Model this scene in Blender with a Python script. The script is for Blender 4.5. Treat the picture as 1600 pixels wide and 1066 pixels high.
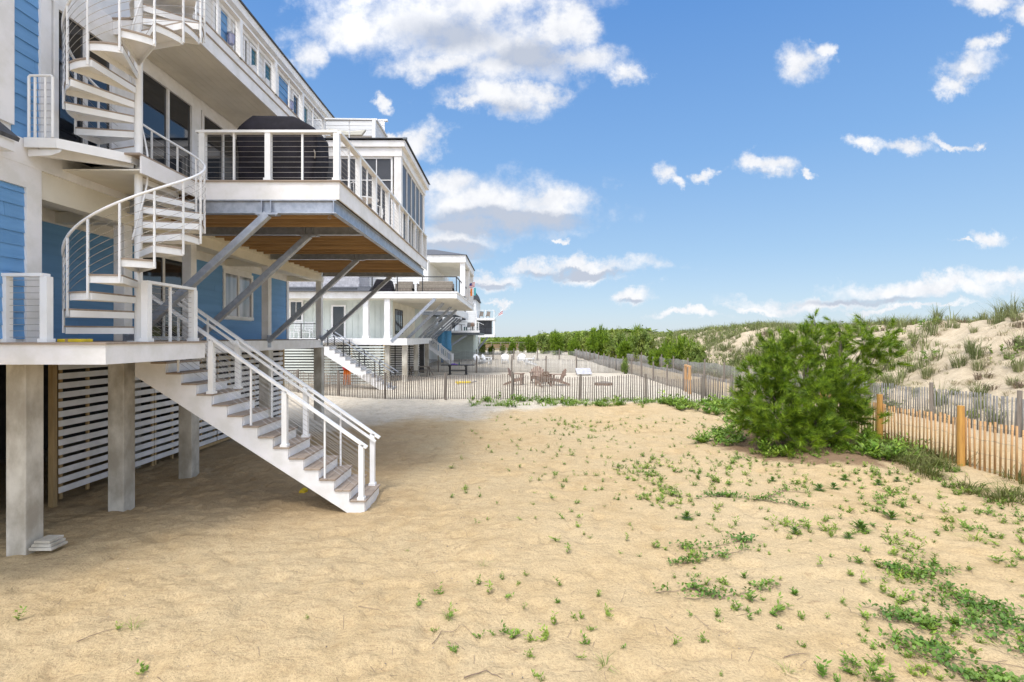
import bpy, math, random
import numpy as np
from mathutils import Vector, Matrix
random.seed(7); rng = np.random.default_rng(11)
for o in list(bpy.data.objects): bpy.data.objects.remove(o)
SC = bpy.context.scene; COL = SC.collection
pi = math.pi
E = 3.10                      # eye height above the sand

# ------------------------------------------------------------------ camera
cam = bpy.data.cameras.new('camera'); cam.lens = 18.0; cam.sensor_width = 36.0
cam.shift_x = 3/1600; cam.shift_y = -6/1600; cam.clip_start = .05; cam.clip_end = 9000
co = bpy.data.objects.new('camera', cam); COL.objects.link(co)
co.location = (0, 0, E); co.rotation_euler = (pi/2, 0, 0); SC.camera = co

# ------------------------------------------------------------------ sun, exposure
SUN_EL, SUN_AZ = math.radians(60), math.radians(-150)     # azimuth from +Y towards +X
sun = bpy.data.lights.new('sun', 'SUN'); sun.energy = 1.25; sun.angle = math.radians(14.0); sun.color = (1, .945, .86)
so = bpy.data.objects.new('sun', sun); COL.objects.link(so)
sd = Vector((math.sin(SUN_AZ)*math.cos(SUN_EL), math.cos(SUN_AZ)*math.cos(SUN_EL), math.sin(SUN_EL)))
so.rotation_euler = sd.to_track_quat('Z', 'Y').to_euler(); so.location = sd*60
VS = SC.view_settings; SC.display_settings.display_device = 'sRGB'
VS.view_transform = 'Standard'; VS.look = 'None'; VS.gamma = 1; VS.use_curve_mapping = False; VS.exposure = 1.08
SKY_STRENGTH = .15

# ------------------------------------------------------------------ world: Nishita sky with cumulus
W = bpy.data.worlds.new('World'); SC.world = W; W.use_nodes = True
nt = W.node_tree; nt.nodes.clear()
class NB:
    def __init__(s, nt): s.nt = nt
    def n(s, t, **k):
        x = s.nt.nodes.new(t)
        for a, b in k.items(): setattr(x, a, b)
        return x
    def L(s, a, b): s.nt.links.new(a, b)
    def put(s, sock, v):
        if hasattr(v, 'is_linked') or isinstance(v, bpy.types.NodeSocket): s.L(v, sock)
        else: sock.default_value = v
    def m(s, op, a, b=0.0, c=None, clamp=False):
        x = s.n('ShaderNodeMath', operation=op, use_clamp=clamp); s.put(x.inputs[0], a); s.put(x.inputs[1], b)
        if c is not None: s.put(x.inputs[2], c)
        return x.outputs[0]
    def v(s, op, a, b=(0, 0, 0), out=0):
        x = s.n('ShaderNodeVectorMath', operation=op); s.put(x.inputs[0], a)
        if op != 'LENGTH': s.put(x.inputs[1], b)
        return x.outputs[out]
    def comb(s, x, y, z):
        c = s.n('ShaderNodeCombineXYZ'); s.put(c.inputs[0], x); s.put(c.inputs[1], y); s.put(c.inputs[2], z); return c.outputs[0]
    def noise(s, vec, scale, detail=4, rough=.55, out=0, dist=0.0):
        x = s.n('ShaderNodeTexNoise'); x.inputs['Scale'].default_value = scale; x.inputs['Detail'].default_value = detail
        x.inputs['Roughness'].default_value = rough; x.inputs['Distortion'].default_value = dist
        if vec is not None: s.L(vec, x.inputs['Vector'])
        return x.outputs[out]
    def mix(s, f, a, b):
        x = s.n('ShaderNodeMix', data_type='RGBA'); s.put(x.inputs[0], f); s.put(x.inputs[6], a); s.put(x.inputs[7], b); return x.outputs[2]
    def ss(s, x, a, b, lo=0.0, hi=1.0):
        r = s.n('ShaderNodeMapRange', interpolation_type='SMOOTHSTEP'); s.put(r.inputs[0], x)
        r.inputs[1].default_value = a; r.inputs[2].default_value = b; r.inputs[3].default_value = lo; r.inputs[4].default_value = hi
        return r.outputs[0]
w = NB(nt)
tc = w.n('ShaderNodeTexCoord'); D = tc.outputs['Generated']
sep = w.n('ShaderNodeSeparateXYZ'); w.L(D, sep.inputs[0]); dx, dy, dz = sep.outputs
sky = w.n('ShaderNodeTexSky', sky_type='NISHITA', sun_disc=False, sun_elevation=SUN_EL, sun_rotation=SUN_AZ,
          air_density=1.0, dust_density=.55, ozone_density=2.2, altitude=0)
ay = w.m('MAXIMUM', w.m('ABSOLUTE', dy), .12)
u = w.m('DIVIDE', dx, ay); vv = w.m('DIVIDE', dz, ay)
P = w.comb(u, vv, 0.0)
wob = w.v('MULTIPLY', w.v('SUBTRACT', w.noise(P, 5.0, 8, .66, out=1), (.5, .5, .5)), (.26, .17, 0))
Pw = w.v('ADD', P, wob)
CL = [(560,35,115,50),(650,30,125,72),(760,50,115,75),(475,75,40,40),(700,95,90,28),(880,35,55,45),(905,85,85,30),(985,108,32,22),
 (780,158,90,30),(840,145,45,24),(720,168,40,13),(610,150,16,12),(650,222,42,30),(620,205,35,10),(760,318,135,55),(800,345,140,36),(700,385,70,30),(850,335,90,38),(740,-5,200,40),(770,105,70,45),(840,80,90,50),(590,-10,90,40),(860,312,75,34),(700,290,70,28),
 (715,365,85,24),(1252,108,42,36),(1280,75,18,18),(1515,100,62,26),(1478,122,36,16),(1552,72,28,20),(1545,6,60,20),(1605,28,40,22),
 (1040,266,28,18),(1066,276,22,8),(1118,268,22,10),(1195,260,38,17),(1255,268,20,6),(1358,229,30,12),(1420,226,46,13),(1490,212,42,8),
 (1528,211,14,8),(920,417,125,15),(840,420,62,14),(755,437,60,13),(985,458,46,13),(1542,380,36,13),(1498,391,20,4),(1290,467,160,11),
 (1450,452,150,15),(1570,437,60,14),(1075,493,55,7),(770,467,30,5),(880,380,14,5),(1180,475,60,6),(590,380,60,20),(1400,480,120,5)]
GR = [(780,352,150,34,1.),(715,395,80,18,.9),(870,352,80,20,.9),(700,45,110,45,.5),(830,85,100,40,.6),(790,172,80,16,.35),(920,425,110,8,.7),(850,428,60,7,.6),(985,466,40,5,.6),
 (1380,468,200,8,.6),(760,444,60,6,.6),(1195,272,30,6,.3),(1520,118,45,10,.3)]
def blobs(lst, vec, wt=False):
    acc = None
    for b in lst:
        c = ((b[0]-797)/800, (527-b[1])/800, 0); s_ = (800/b[2], 800/b[3], 0)
        q = w.v('MULTIPLY', w.v('SUBTRACT', vec, c), s_)
        val = w.m('SUBTRACT', 1.0, w.v('LENGTH', q, out=1))
        if wt: val = w.m('MULTIPLY', w.m('MAXIMUM', val, 0.0), b[4])
        acc = val if acc is None else w.m('MAXIMUM', acc, val)
    return acc
B = blobs(CL, Pw)
n1 = w.noise(P, 14.0, 8, .62)
gen = w.m('SUBTRACT', w.noise(w.v('MULTIPLY', D, (1, 1, 2.2)), 2.3, 6, .55), .42)          # broken cumulus over the rest of the sky, cover thickened for fill light
outside = w.m('MAXIMUM', w.ss(vv, .74, .95), w.m('MAXIMUM', w.ss(w.m('ABSOLUTE', u), 1.05, 1.3), w.ss(dy, .1, -.1)))
up = w.ss(dz, .0, .12)
field = w.m('ADD', w.m('MULTIPLY', w.m('MAXIMUM', B, -.8), w.m('SUBTRACT', 1.0, outside)), w.m('MULTIPLY', w.m('MULTIPLY', w.m('MULTIPLY', gen, 3.2), up), outside))
dens = w.m('ADD', field, w.m('MULTIPLY', w.m('SUBTRACT', n1, .5), 1.7))
cov = w.ss(dens, -.26, .80)
gray = w.m('MULTIPLY', w.ss(w.m('ADD', blobs(GR, w.v('ADD', P, w.v('MULTIPLY', wob, (.6, .6, 0))), True), w.m('MULTIPLY', w.m('SUBTRACT', n1, .5), .5)), .02, .48), 1.0)
K = .53/SKY_STRENGTH
white = tuple(K*x for x in (.93, .93, .94))+(1,); grayc = tuple(K*x for x in (.50, .545, .64))+(1,)
ccol = w.mix(w.m('ADD', gray, w.ss(n1, .68, .36, 0, .38)), white, grayc)
sdv = (math.sin(SUN_AZ)*math.cos(SUN_EL), math.cos(SUN_AZ)*math.cos(SUN_EL), math.sin(SUN_EL))
aur_fill = w.m('ADD', 1.0, w.ss(w.v('DOT_PRODUCT', D, sdv, out=1), .05, 1.0, 0, 3.5))       # off-frame cloud brightened towards the veiled sun as added fill light
ccs = w.n('ShaderNodeVectorMath', operation='SCALE'); w.L(ccol, ccs.inputs[0]); w.L(aur_fill, ccs.inputs['Scale']); ccol = ccs.outputs[0]
gam = w.n('ShaderNodeGamma'); w.L(sky.outputs[0], gam.inputs[0]); gam.inputs[1].default_value = 1.0
hs = w.n('ShaderNodeHueSaturation'); w.L(gam.outputs[0], hs.inputs['Color']); hs.inputs['Saturation'].default_value = 1.18; hs.inputs['Value'].default_value = .62
ramp = w.n('ShaderNodeValToRGB'); w.L(w.m('DIVIDE', w.m('MAXIMUM', dz, 0.0), 1.0), ramp.inputs[0]); cr = ramp.color_ramp
stops = [(0.0, (.410, .482, .565)), (.06, (.345, .450, .570)), (.15, (.265, .400, .565)), (.32, (.165, .315, .560)), (.54, (.090, .225, .510)), (1.0, (.050, .150, .420))]
cr.elements[0].position = 0.0; cr.elements[1].position = 1.0
for p_, c_ in stops[1:-1]: cr.elements.new(p_)
for e_, (p_, c_) in zip(cr.elements, stops): e_.position = p_; e_.color = c_+(1,)
rs_ = w.v('SCALE', ramp.outputs[0]); rs_.node.inputs['Scale'].default_value = .69/SKY_STRENGTH
skyc = w.mix(.82, hs.outputs[0], rs_)        # Nishita radiance eased towards the clear maritime gradient of the day
final = w.mix(w.m('MULTIPLY', cov, .96), skyc, ccol)
bg = w.n('ShaderNodeBackground'); bg.inputs[1].default_value = SKY_STRENGTH; w.L(final, bg.inputs[0])
ow = w.n('ShaderNodeOutputWorld'); w.L(bg.outputs[0], ow.inputs[0])
W.cycles.sampling_method = 'MANUAL'; W.cycles.sample_map_resolution = 512

# ------------------------------------------------------------------ materials
MT = {}
def mat(name, base, rough=.6, var=None, scale=3.0, bump=0.0, bscale=40.0, metal=0.0, stretch=(1, 1, 1), detail=5, spec=.5, island=0.0, coord='Object', trans=0.0):
    """principled material; var = second colour mixed in by noise; island = brightness spread between loose pieces"""
    if name in MT: return MT[name]
    m = bpy.data.materials.new(name); m.use_nodes = True; b = NB(m.node_tree); p = m.node_tree.nodes['Principled BSDF']
    p.inputs['Roughness'].default_value = rough; p.inputs['Metallic'].default_value = metal
    p.inputs['Specular IOR Level'].default_value = spec
    c = tuple(base)+(1,)
    if var is not None or bump or island:
        t = b.n('ShaderNodeTexCoord'); g = b.n('ShaderNodeNewGeometry')
        vec = b.v('MULTIPLY', g.outputs['Position'] if coord == 'World' else t.outputs['Object'], stretch)
        if var is not None:
            c = b.mix(b.ss(b.noise(vec, scale, detail, .6), .35, .68), c, tuple(var)+(1,))
        if island:
            oi = b.n('ShaderNodeObjectInfo')
            r = b.m('FRACT', b.m('ADD', g.outputs['Random Per Island'], oi.outputs['Random']))
            hs = b.n('ShaderNodeHueSaturation'); b.put(hs.inputs['Color'], c)
            b.put(hs.inputs['Value'], b.m('ADD', b.m('MULTIPLY', r, 2*island), 1-island)); c = hs.outputs[0]
        if bump:
            bn = b.n('ShaderNodeBump'); bn.inputs['Strength'].default_value = bump; bn.inputs['Distance'].default_value = .01
            b.L(b.noise(vec, bscale, 4, .6), bn.inputs['Height']); b.L(bn.outputs[0], p.inputs['Normal'])
    b.put(p.inputs['Base Color'], c)
    if trans:
        tr = b.n('ShaderNodeBsdfTranslucent'); b.put(tr.inputs[0], c); mx = b.n('ShaderNodeMixShader'); mx.inputs[0].default_value = trans
        out = m.node_tree.nodes['Material Output']; b.L(p.outputs[0], mx.inputs[1]); b.L(tr.outputs[0], mx.inputs[2]); b.L(mx.outputs[0], out.inputs[0])
    MT[name] = m; return m
WHT = mat('white_trim_paint', (.85, .84, .85), .5, (.74, .73, .71), 2.6, .12, 90, detail=8, island=.02)
WHM = mat('white_powder_coat', (.86, .86, .86), .35, (.78, .78, .77), 2.5)
CRM = mat('cream_soffit_paint', (.80, .76, .66), .6, (.70, .66, .56), 1.2)
BLU = mat('blue_lap_siding', (.15, .34, .62), .55, (.125, .30, .56), 2.0, .25, 60, stretch=(1, .25, 4), island=.05)
CON = mat('pile_concrete', (.36, .325, .265), .9, (.62, .59, .52), 2.2, .5, 55, detail=9, stretch=(1, 1, .6))
TRD = mat('composite_decking', (.30, .235, .185), .7, (.37, .30, .24), 5, .35, 120, stretch=(.15, 3, 3), island=.08)
GAL = mat('galvanised_steel', (.34, .37, .43), .42, (.46, .49, .55), 9, .1, 30, metal=.65)
GLD = mat('dark_steel', (.10, .115, .13), .5, (.15, .165, .18), 6, metal=.4)
JST = mat('joist_timber', (.46, .29, .14), .75, (.32, .19, .08), 3.0, .3, 60, stretch=(.3, 4, 4), island=.15)
TAN = mat('pine_stud', (.48, .34, .17), .75, (.38, .26, .12), 4, .3, 60, stretch=(4, 4, .4), island=.12)
GLS = mat('dark_window_glass', (.012, .015, .02), .04, spec=.9)
GLT = mat('tinted_window_glass', (.03, .10, .10), .05, spec=.9)
SCR = mat('insect_screen', (.035, .037, .045), .35, (.06, .063, .075), 1.2, spec=.6)
CBL = mat('steel_cable', (.42, .40, .38), .35, metal=.8)
BLK = mat('black_metal', (.02, .02, .022), .45)
RUB = mat('grill_cover_vinyl', (.012, .011, .015), .8, (.022, .020, .028), 3, .6, 9, spec=.2)
RFM = mat('roof_shingle', (.055, .06, .07), .85, (.09, .095, .11), 12, .6, 60, island=.2)
SHG = mat('grey_shingle', (.46, .46, .50), .85, (.36, .36, .40), 6, .3, 50, island=.12)
BNB = mat('pale_board_and_batten', (.62, .66, .62), .6, (.56, .60, .57), 1)
WSD = mat('white_lap_siding', (.78, .78, .78), .55, (.72, .72, .72), 1.5, island=.03)
GSD = mat('pale_green_siding', (.50, .56, .52), .6, (.45, .51, .47), 1.5)
OLD = mat('weathered_slat', (.13, .105, .085), .85, (.21, .175, .145), 5, .4, 60, stretch=(6, 6, .5), island=.25)
GRY = mat('grey_weathered_slat', (.17, .165, .155), .85, (.27, .26, .25), 5, .4, 60, stretch=(6, 6, .5), island=.22)
ORG = mat('new_cedar_slat', (.52, .30, .13), .75, (.40, .23, .11), 5, .4, 60, stretch=(6, 6, .5), island=.22)
ORP = mat('amber_round_post', (.56, .30, .07), .7, (.40, .20, .05), 3, .4, 50, stretch=(5, 5, .4))
OPT = mat('old_round_post', (.17, .14, .115), .85, (.24, .21, .18), 4, .4, 50, stretch=(5, 5, .4))
WIR = mat('fence_wire', (.25, .23, .21), .5, metal=.7)
ADB = mat('brown_resin_wood', (.19, .125, .09), .7, (.25, .17, .13), 6, .2, 50, island=.1)
PLW = mat('white_resin', (.80, .80, .80), .4)
TWL = mat('blue_towel', (.10, .30, .52), .95, (.14, .38, .60), 10)
ONG = mat('orange_foam', (.85, .24, .02), .5, (.75, .18, .02), 6)
RED = mat('red_foam', (.55, .04, .05), .5)
YEL = mat('yellow_plastic', (.75, .55, .02), .5, (.60, .44, .02), 8)
CSH = mat('outdoor_cushion', (.22, .19, .155), .9, (.28, .25, .21), 12)
PIL = mat('cream_pillow', (.55, .53, .45), .9)
BRK = mat('pine_bark', (.13, .10, .085), .9, (.20, .16, .13), 14, .8, 40)
GRN = mat('pine_needles', (.085, .165, .010), .6, (.30, .42, .025), 4.5, coord='World', island=.35, trans=.45)
LF1 = mat('shrub_leaves', (.13, .20, .03), .6, (.26, .31, .05), .8, coord='World', island=.35, trans=.3)
LF2 = mat('weed_leaves', (.115, .23, .018), .55, (.25, .34, .04), 1.5, coord='World', island=.35, trans=.3)
LF3 = mat('dark_leaves', (.075, .165, .018), .5, (.15, .25, .03), 2.5, coord='World', island=.3, trans=.25)
DGR = mat('dune_grass', (.15, .18, .06), .7, (.27, .28, .12), .5, coord='World', island=.35, trans=.3)
DBR = mat('dry_twigs', (.15, .11, .075), .85, (.24, .18, .12), 2, coord='World', island=.3)
PBL = mat('pebbles_and_shell_bits', (.14, .12, .11), .8, (.32, .28, .25), 30, coord='World', island=.6)
TWG = mat('driftwood_twig', (.16, .11, .075), .85, (.24, .18, .13), 12)
LAV = mat('lantern_glass', (.30, .30, .45), .15, spec=.8)

# ------------------------------------------------------------------ object helpers
def tagp(o, label=None, cat=None, group=None, kind=None):
    if label: o['label'] = label
    if cat: o['category'] = cat
    if group: o['group'] = group
    if kind: o['kind'] = kind
    return o
def wloc(o):
    v = Vector((0, 0, 0))
    while o is not None: v += o.location; o = o.parent
    return v
def thing(name, label, cat, loc=(0, 0, 0), rz=0, group=None):
    o = bpy.data.objects.new(name, None); COL.objects.link(o); o.location = loc; o.rotation_euler = (0, 0, rz)
    return tagp(o, label, cat, group)
def fastmesh(name, V, F, m=None, smooth=False):
    V = np.asarray(V, dtype=np.float32); F = np.asarray(F, dtype=np.int32); k = F.shape[1]
    me = bpy.data.meshes.new(name); me.vertices.add(len(V)); me.vertices.foreach_set('co', V.ravel())
    me.loops.add(F.size); me.loops.foreach_set('vertex_index', F.ravel())
    me.polygons.add(len(F)); me.polygons.foreach_set('loop_start', np.arange(0, F.size, k, dtype=np.int32))
    me.polygons.foreach_set('loop_total', np.full(len(F), k, dtype=np.int32))
    if smooth: me.polygons.foreach_set('use_smooth', np.ones(len(F), dtype=bool))
    me.update(calc_edges=True)
    if m: me.materials.append(m)
    return me
def link(name, me, parent=None, loc=(0, 0, 0), rot=(0, 0, 0), kind=None):
    o = bpy.data.objects.new(name, me); COL.objects.link(o); o.location = loc; o.rotation_euler = rot
    if parent is not None: o.parent = parent
    if kind: o['kind'] = kind
    return o
class MB:
    def __init__(s): s.V = []; s.F = []
    def add(s, vs, fs):
        k = len(s.V); s.V += [tuple(v) for v in vs]; s.F += [tuple(i+k for i in f) for f in fs]; return s
    def box(s, x0, x1, y0, y1, z0, z1):
        if x0 > x1: x0, x1 = x1, x0
        if y0 > y1: y0, y1 = y1, y0
        if z0 > z1: z0, z1 = z1, z0
        return s.add([(x0,y0,z0),(x1,y0,z0),(x1,y1,z0),(x0,y1,z0),(x0,y0,z1),(x1,y0,z1),(x1,y1,z1),(x0,y1,z1)],
                     [(0,3,2,1),(4,5,6,7),(0,1,5,4),(1,2,6,5),(2,3,7,6),(3,0,4,7)])
    def bar(s, a, b, w, h, up=(0, 0, 1)):
        a = Vector(a); b = Vector(b); d = (b-a).normalized(); u_ = Vector(up)
        if abs(d.dot(u_)) > .98: u_ = Vector((1, 0, 0))
        sx = d.cross(u_).normalized(); sy = sx.cross(d).normalized(); vs = []
        for p in (a, b):
            for i, j in ((-1,-1),(1,-1),(1,1),(-1,1)): vs.append(p+sx*i*w/2+sy*j*h/2)
        return s.add(vs, [(0,1,2,3),(7,6,5,4),(0,4,5,1),(1,5,6,2),(2,6,7,3),(3,7,4,0)])
    def tube(s, pts, r, n=6, caps=True):
        pts = [Vector(p) for p in pts]; rs = r if isinstance(r, (list, tuple)) else [r]*len(pts); vs = []; fs = []
        for i, p in enumerate(pts):
            d = (pts[min(i+1, len(pts)-1)]-pts[max(i-1, 0)]).normalized(); u_ = Vector((0, 0, 1)) if abs(d.z) < .9 else Vector((1, 0, 0))
            a = d.cross(u_).normalized(); b = a.cross(d)
            for k in range(n): t = 2*pi*k/n; vs.append(p+(a*math.cos(t)+b*math.sin(t))*rs[i])
        for i in range(len(pts)-1):
            for k in range(n): fs.append((i*n+k, i*n+(k+1) % n, (i+1)*n+(k+1) % n, (i+1)*n+k))
        if caps: fs += [tuple(range(n))[::-1], tuple((len(pts)-1)*n+k for k in range(n))]
        return s.add(vs, fs)
    def prism(s, pts, vec):            # polygon (list of 3-D points) pushed along vec
        n = len(pts); v = Vector(vec); a = [Vector(p) for p in pts]
        return s.add(a+[p+v for p in a], [tuple(range(n))[::-1], tuple(range(n, 2*n))]+[(i, (i+1) % n, n+(i+1) % n, n+i) for i in range(n)])
    def poly(s, pts): return s.add(pts, [tuple(range(len(pts)))])
    def build(s, name, m, parent=None, kind=None, label=None, smooth=False, bevel=0.0):
        o0 = wloc(parent) if parent is not None else Vector((0, 0, 0))
        me = bpy.data.meshes.new(name); me.from_pydata([tuple(Vector(v)-o0) for v in s.V], [], s.F); me.materials.append(m)
        if smooth: me.polygons.foreach_set('use_smooth', [True]*len(me.polygons))
        me.update()
        import bmesh
        bm = bmesh.new(); bm.from_mesh(me); bmesh.ops.recalc_face_normals(bm, faces=bm.faces); bm.to_mesh(me); bm.free()
        o = link(name, me, parent, kind=kind)
        if label: o['label'] = label
        if bevel:
            b = o.modifiers.new('bevel', 'BEVEL'); b.width = bevel; b.segments = 2; b.limit_method = 'ANGLE'
        return o
def copy_tree(o, parent=None):
    c = o.copy(); COL.objects.link(c); c.parent = parent
    for ch in list(o.children): copy_tree(ch, c)
    return c

# ------------------------------------------------------------------ value noise for the terrain
def vnoise(x, y, seed=0):
    xi = np.floor(x).astype(np.int64); yi = np.floor(y).astype(np.int64); fx = x-xi; fy = y-yi
    fx = fx*fx*(3-2*fx); fy = fy*fy*(3-2*fy)
    def h(a, b):
        n = (a*374761393+b*668265263+seed*974634777) & 0x7fffffff; n = ((n ^ (n >> 13))*1274126177) & 0x7fffffff
        return ((n ^ (n >> 16)) & 0xffff)/65535.0
    return (h(xi, yi)*(1-fx)+h(xi+1, yi)*fx)*(1-fy)+(h(xi, yi+1)*(1-fx)+h(xi+1, yi+1)*fx)*fy
def fbm(x, y, oct=4, seed=0):
    s_ = 0; a = .5
    for i in range(oct): s_ = s_+a*(vnoise(x*2**i, y*2**i, seed+i)-.5); a *= .5
    return s_
def sst(x, a, b):
    t = np.clip((x-a)/(b-a), 0, 1); return t*t*(3-2*t)
def height(x, y):
    x = np.asarray(x, float); y = np.asarray(y, float)
    near = sst(y, 45, 20)
    h = fbm(x*.7, y*.7, 3, 3)*.12
    ripple = (fbm(x*3.1+y*1.1, y*5.5-x*1.2, 4, 9))*.085*(.3+1.3*vnoise(x*.5, y*.5, 61))
    dents = -np.maximum(0, vnoise(x*3.3, y*3.6, 21)-.70)*.22
    h = h+(ripple+dents)*near
    # low sandbank towards the first fence, dug hollow beside the pile row
    h = h+.10*sst(y, 16, 22)*sst(y, 60, 30)*sst(x, 10, 6)
    h = h+.16*sst(x, 5.8, 8.2)*sst(x, 11.5, 9.2)*sst(y, 10.5, 13)*sst(y, 19, 16)      # pad under the pines
    h = h-.06*sst(x, 0, -3)*sst(y, 12, 9)*sst(y, 6, 8)
    # dune ridge east of the fences
    wob_ = fbm(y*.045+3, y*.0+1.5, 3, 5)*7
    foot = 14.8+wob_*.25; rise = sst(x, foot, foot+11.5)
    H = 3.75+fbm(x*.09, y*.07, 3, 15)*1.5-.6*sst(y, 60, 140)
    hum = fbm(x*.33, y*.33, 4, 33)*1.3+fbm(x*1.3, y*1.3, 3, 35)*.28
    d = rise*H+hum*sst(rise, .03, .5)
    d = d*(1-sst(x, 34, 60))
    d = d*sst(y, -60, -20)
    h = h+d
    h = h+sst(y, 130, 260)*(.7+fbm(x*.02, y*.02, 3, 40)*1.6)*sst(y, 2200, 600)
    h = h+sst(y, 52, 75)*sst(x, 12, 8)*sst(x, -9, -4)*.35*(.6+fbm(x*.5, y*.5, 3, 44)*2)
    return h
def hz(x, y): return float(height(np.array([x]), np.array([y]))[0])

# ------------------------------------------------------------------ ground
def ground_material():
    m = bpy.data.materials.new('beach_sand'); m.use_nodes = True; b = NB(m.node_tree); p = m.node_tree.nodes['Principled BSDF']
    g = b.n('ShaderNodeNewGeometry'); pos = g.outputs['Position']; sx = b.n('ShaderNodeSeparateXYZ'); b.L(pos, sx.inputs[0]); x, y, z = sx.outputs
    n_big = b.noise(pos, .35, 5, .6); n_mid = b.noise(pos, 2.4, 6, .65); n_fine = b.noise(pos, 38, 4, .7); n_gr = b.noise(pos, 150, 2, .6)
    c = b.mix(b.ss(n_mid, .35, .68), (.58, .435, .245, 1), (.48, .35, .185, 1))
    c = b.mix(b.ss(n_big, .35, .65), c, (.555, .43, .255, 1))
    # browner sand beside and beneath the house
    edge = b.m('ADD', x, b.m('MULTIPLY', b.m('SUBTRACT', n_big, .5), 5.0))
    brown_zone = b.m('MULTIPLY', b.ss(edge, -1.6, -3.6), b.m('MULTIPLY', b.ss(b.m('ADD', y, b.m('MULTIPLY', n_mid, 1.4)), 8.0, 11.0), b.ss(y, 19.5, 16.5)))
    c = b.mix(b.m('MULTIPLY', brown_zone, .55), c, b.mix(b.ss(n_mid, .35, .6), (.47, .32, .175, 1), (.38, .255, .135, 1)))
    # pale trucked-in sand round the fence and beyond
    pale = b.ss(b.m('ADD', b.m('ADD', y, b.m('MULTIPLY', x, -.62)), b.m('MULTIPLY', b.m('SUBTRACT', n_big, .5), 7.0)), 19.6, 22.2)
    far = b.ss(b.m('ADD', y, b.m('MULTIPLY', b.m('SUBTRACT', n_mid, .5), 1.2)), 22.8, 24.2)
    pale = b.m('MULTIPLY', b.m('MAXIMUM', pale, far), b.ss(x, 13.0, 9.8))
    pc = b.mix(b.ss(n_mid, .4, .7), (.62, .56, .46, 1), (.50, .455, .375, 1))
    c = b.mix(pale, c, pc)
    dune = b.mix(b.ss(n_mid, .35, .7), (.56, .47, .34, 1), (.46, .38, .27, 1))
    c = b.mix(b.ss(x, 13.5, 16.5), c, dune)
    # distant turf and scrub floor
    c = b.mix(b.m('MULTIPLY', b.ss(b.m('ADD', y, b.m('MULTIPLY', n_big, 30)), 105, 150), .85), c, b.mix(b.ss(n_mid, .4, .6), (.20, .25, .07, 1), (.36, .36, .17, 1)))
    # needle litter beneath the pines
    dxp = b.m('MULTIPLY', b.m('SUBTRACT', x, 8.6), .36); dyp = b.m('MULTIPLY', b.m('SUBTRACT', y, 14.3), .42)
    lit = b.ss(b.m('ADD', b.m('ADD', b.m('MULTIPLY', dxp, dxp), b.m('MULTIPLY', dyp, dyp)), b.m('MULTIPLY', b.m('SUBTRACT', n_mid, .5), 1.2)), 1.15, .75)
    c = b.mix(b.m('MULTIPLY', lit, .85), c, (.15, .085, .05, 1))
    # grain, dark specks of shell and debris, organic streaks
    c = b.mix(b.ss(n_fine, .42, .68, 0, .45), c, (.26, .18, .105, 1))
    c = b.mix(b.ss(n_gr, .58, .74, 0, .7), c, (.20, .14, .09, 1))
    c = b.mix(b.ss(n_gr, .34, .22, 0, .35), c, (.66, .58, .46, 1))
    st = b.noise(b.v('MULTIPLY', pos, (3, 9, 1)), 1.0, 7, .75)
    c = b.mix(b.ss(st, .56, .70, 0, .55), c, (.26, .175, .10, 1))
    st2 = b.noise(b.v('MULTIPLY', b.v('ADD', pos, (3.3, 1.7, 0)), (2.2, 6.5, 1)), 1.6, 8, .8)
    c = b.mix(b.m('MULTIPLY', b.ss(st2, .50, .64, 0, .50), b.ss(x, 3.0, -1.5)), c, (.33, .225, .12, 1))
    b.L(c, p.inputs['Base Color']); p.inputs['Roughness'].default_value = .95; p.inputs['Specular IOR Level'].default_value = .15
    h = b.m('ADD', b.m('MULTIPLY', n_fine, .5), b.m('ADD', b.m('MULTIPLY', b.noise(pos, 9, 6, .65), 2.6), b.m('MULTIPLY', n_gr, .25)))
    bn = b.n('ShaderNodeBump'); bn.inputs['Strength'].default_value = .7; bn.inputs['Distance'].default_value = .04; b.L(h, bn.inputs['Height']); b.L(bn.outputs[0], p.inputs['Normal'])
    return m
def axis(parts):
    a = []
    for lo, hi, st in parts: a += list(np.arange(lo, hi, st))
    return np.array(a+[parts[-1][1]])
gx = axis([(-3000,-300,300),(-300,-60,30),(-60,-16,2.0),(-16,-9,.25),(-9,13,.055),(13,36,.16),(36,70,1.0),(70,300,20),(300,3000,300)])
gy = axis([(-300,-20,20),(-20,2.5,.8),(2.5,13,.05),(13,26,.09),(26,60,.28),(60,160,1.0),(160,700,10),(700,6000,200)])
GXX, GYY = np.meshgrid(gx, gy); Z = height(GXX, GYY)
# footprints and scuffs pressed into the near sand
rf_ = np.random.default_rng(88); prints = []
for (x0, y0, a, n, st) in ((-5.5, 6.2, .35, 9, .62), (-3.2, 5.0, .15, 14, .66), (-1.5, 12.5, -1.35, 12, .64), (2.4, 4.6, 1.9, 11, .62), (-4.6, 7.6, -.25, 12, .6), (0.5, 8.2, .9, 10, .65), (-2.0, 15.5, -.6, 10, .65), (3.5, 13.0, -2.4, 13, .62)):
    for k in range(n):
        a += rf_.normal()*.07; x0 += math.cos(a)*st; y0 += math.sin(a)*st; sgn = 1 if k % 2 else -1
        prints.append((x0-math.sin(a)*.11*sgn, y0+math.cos(a)*.11*sgn, a, .15, .062, .030))
for k in range(330): prints.append((rf_.uniform(-7, 6), rf_.uniform(3.7, 15), rf_.uniform(0, pi), rf_.uniform(.08, .20), rf_.uniform(.05, .09), rf_.uniform(.008, .024)))
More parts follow.
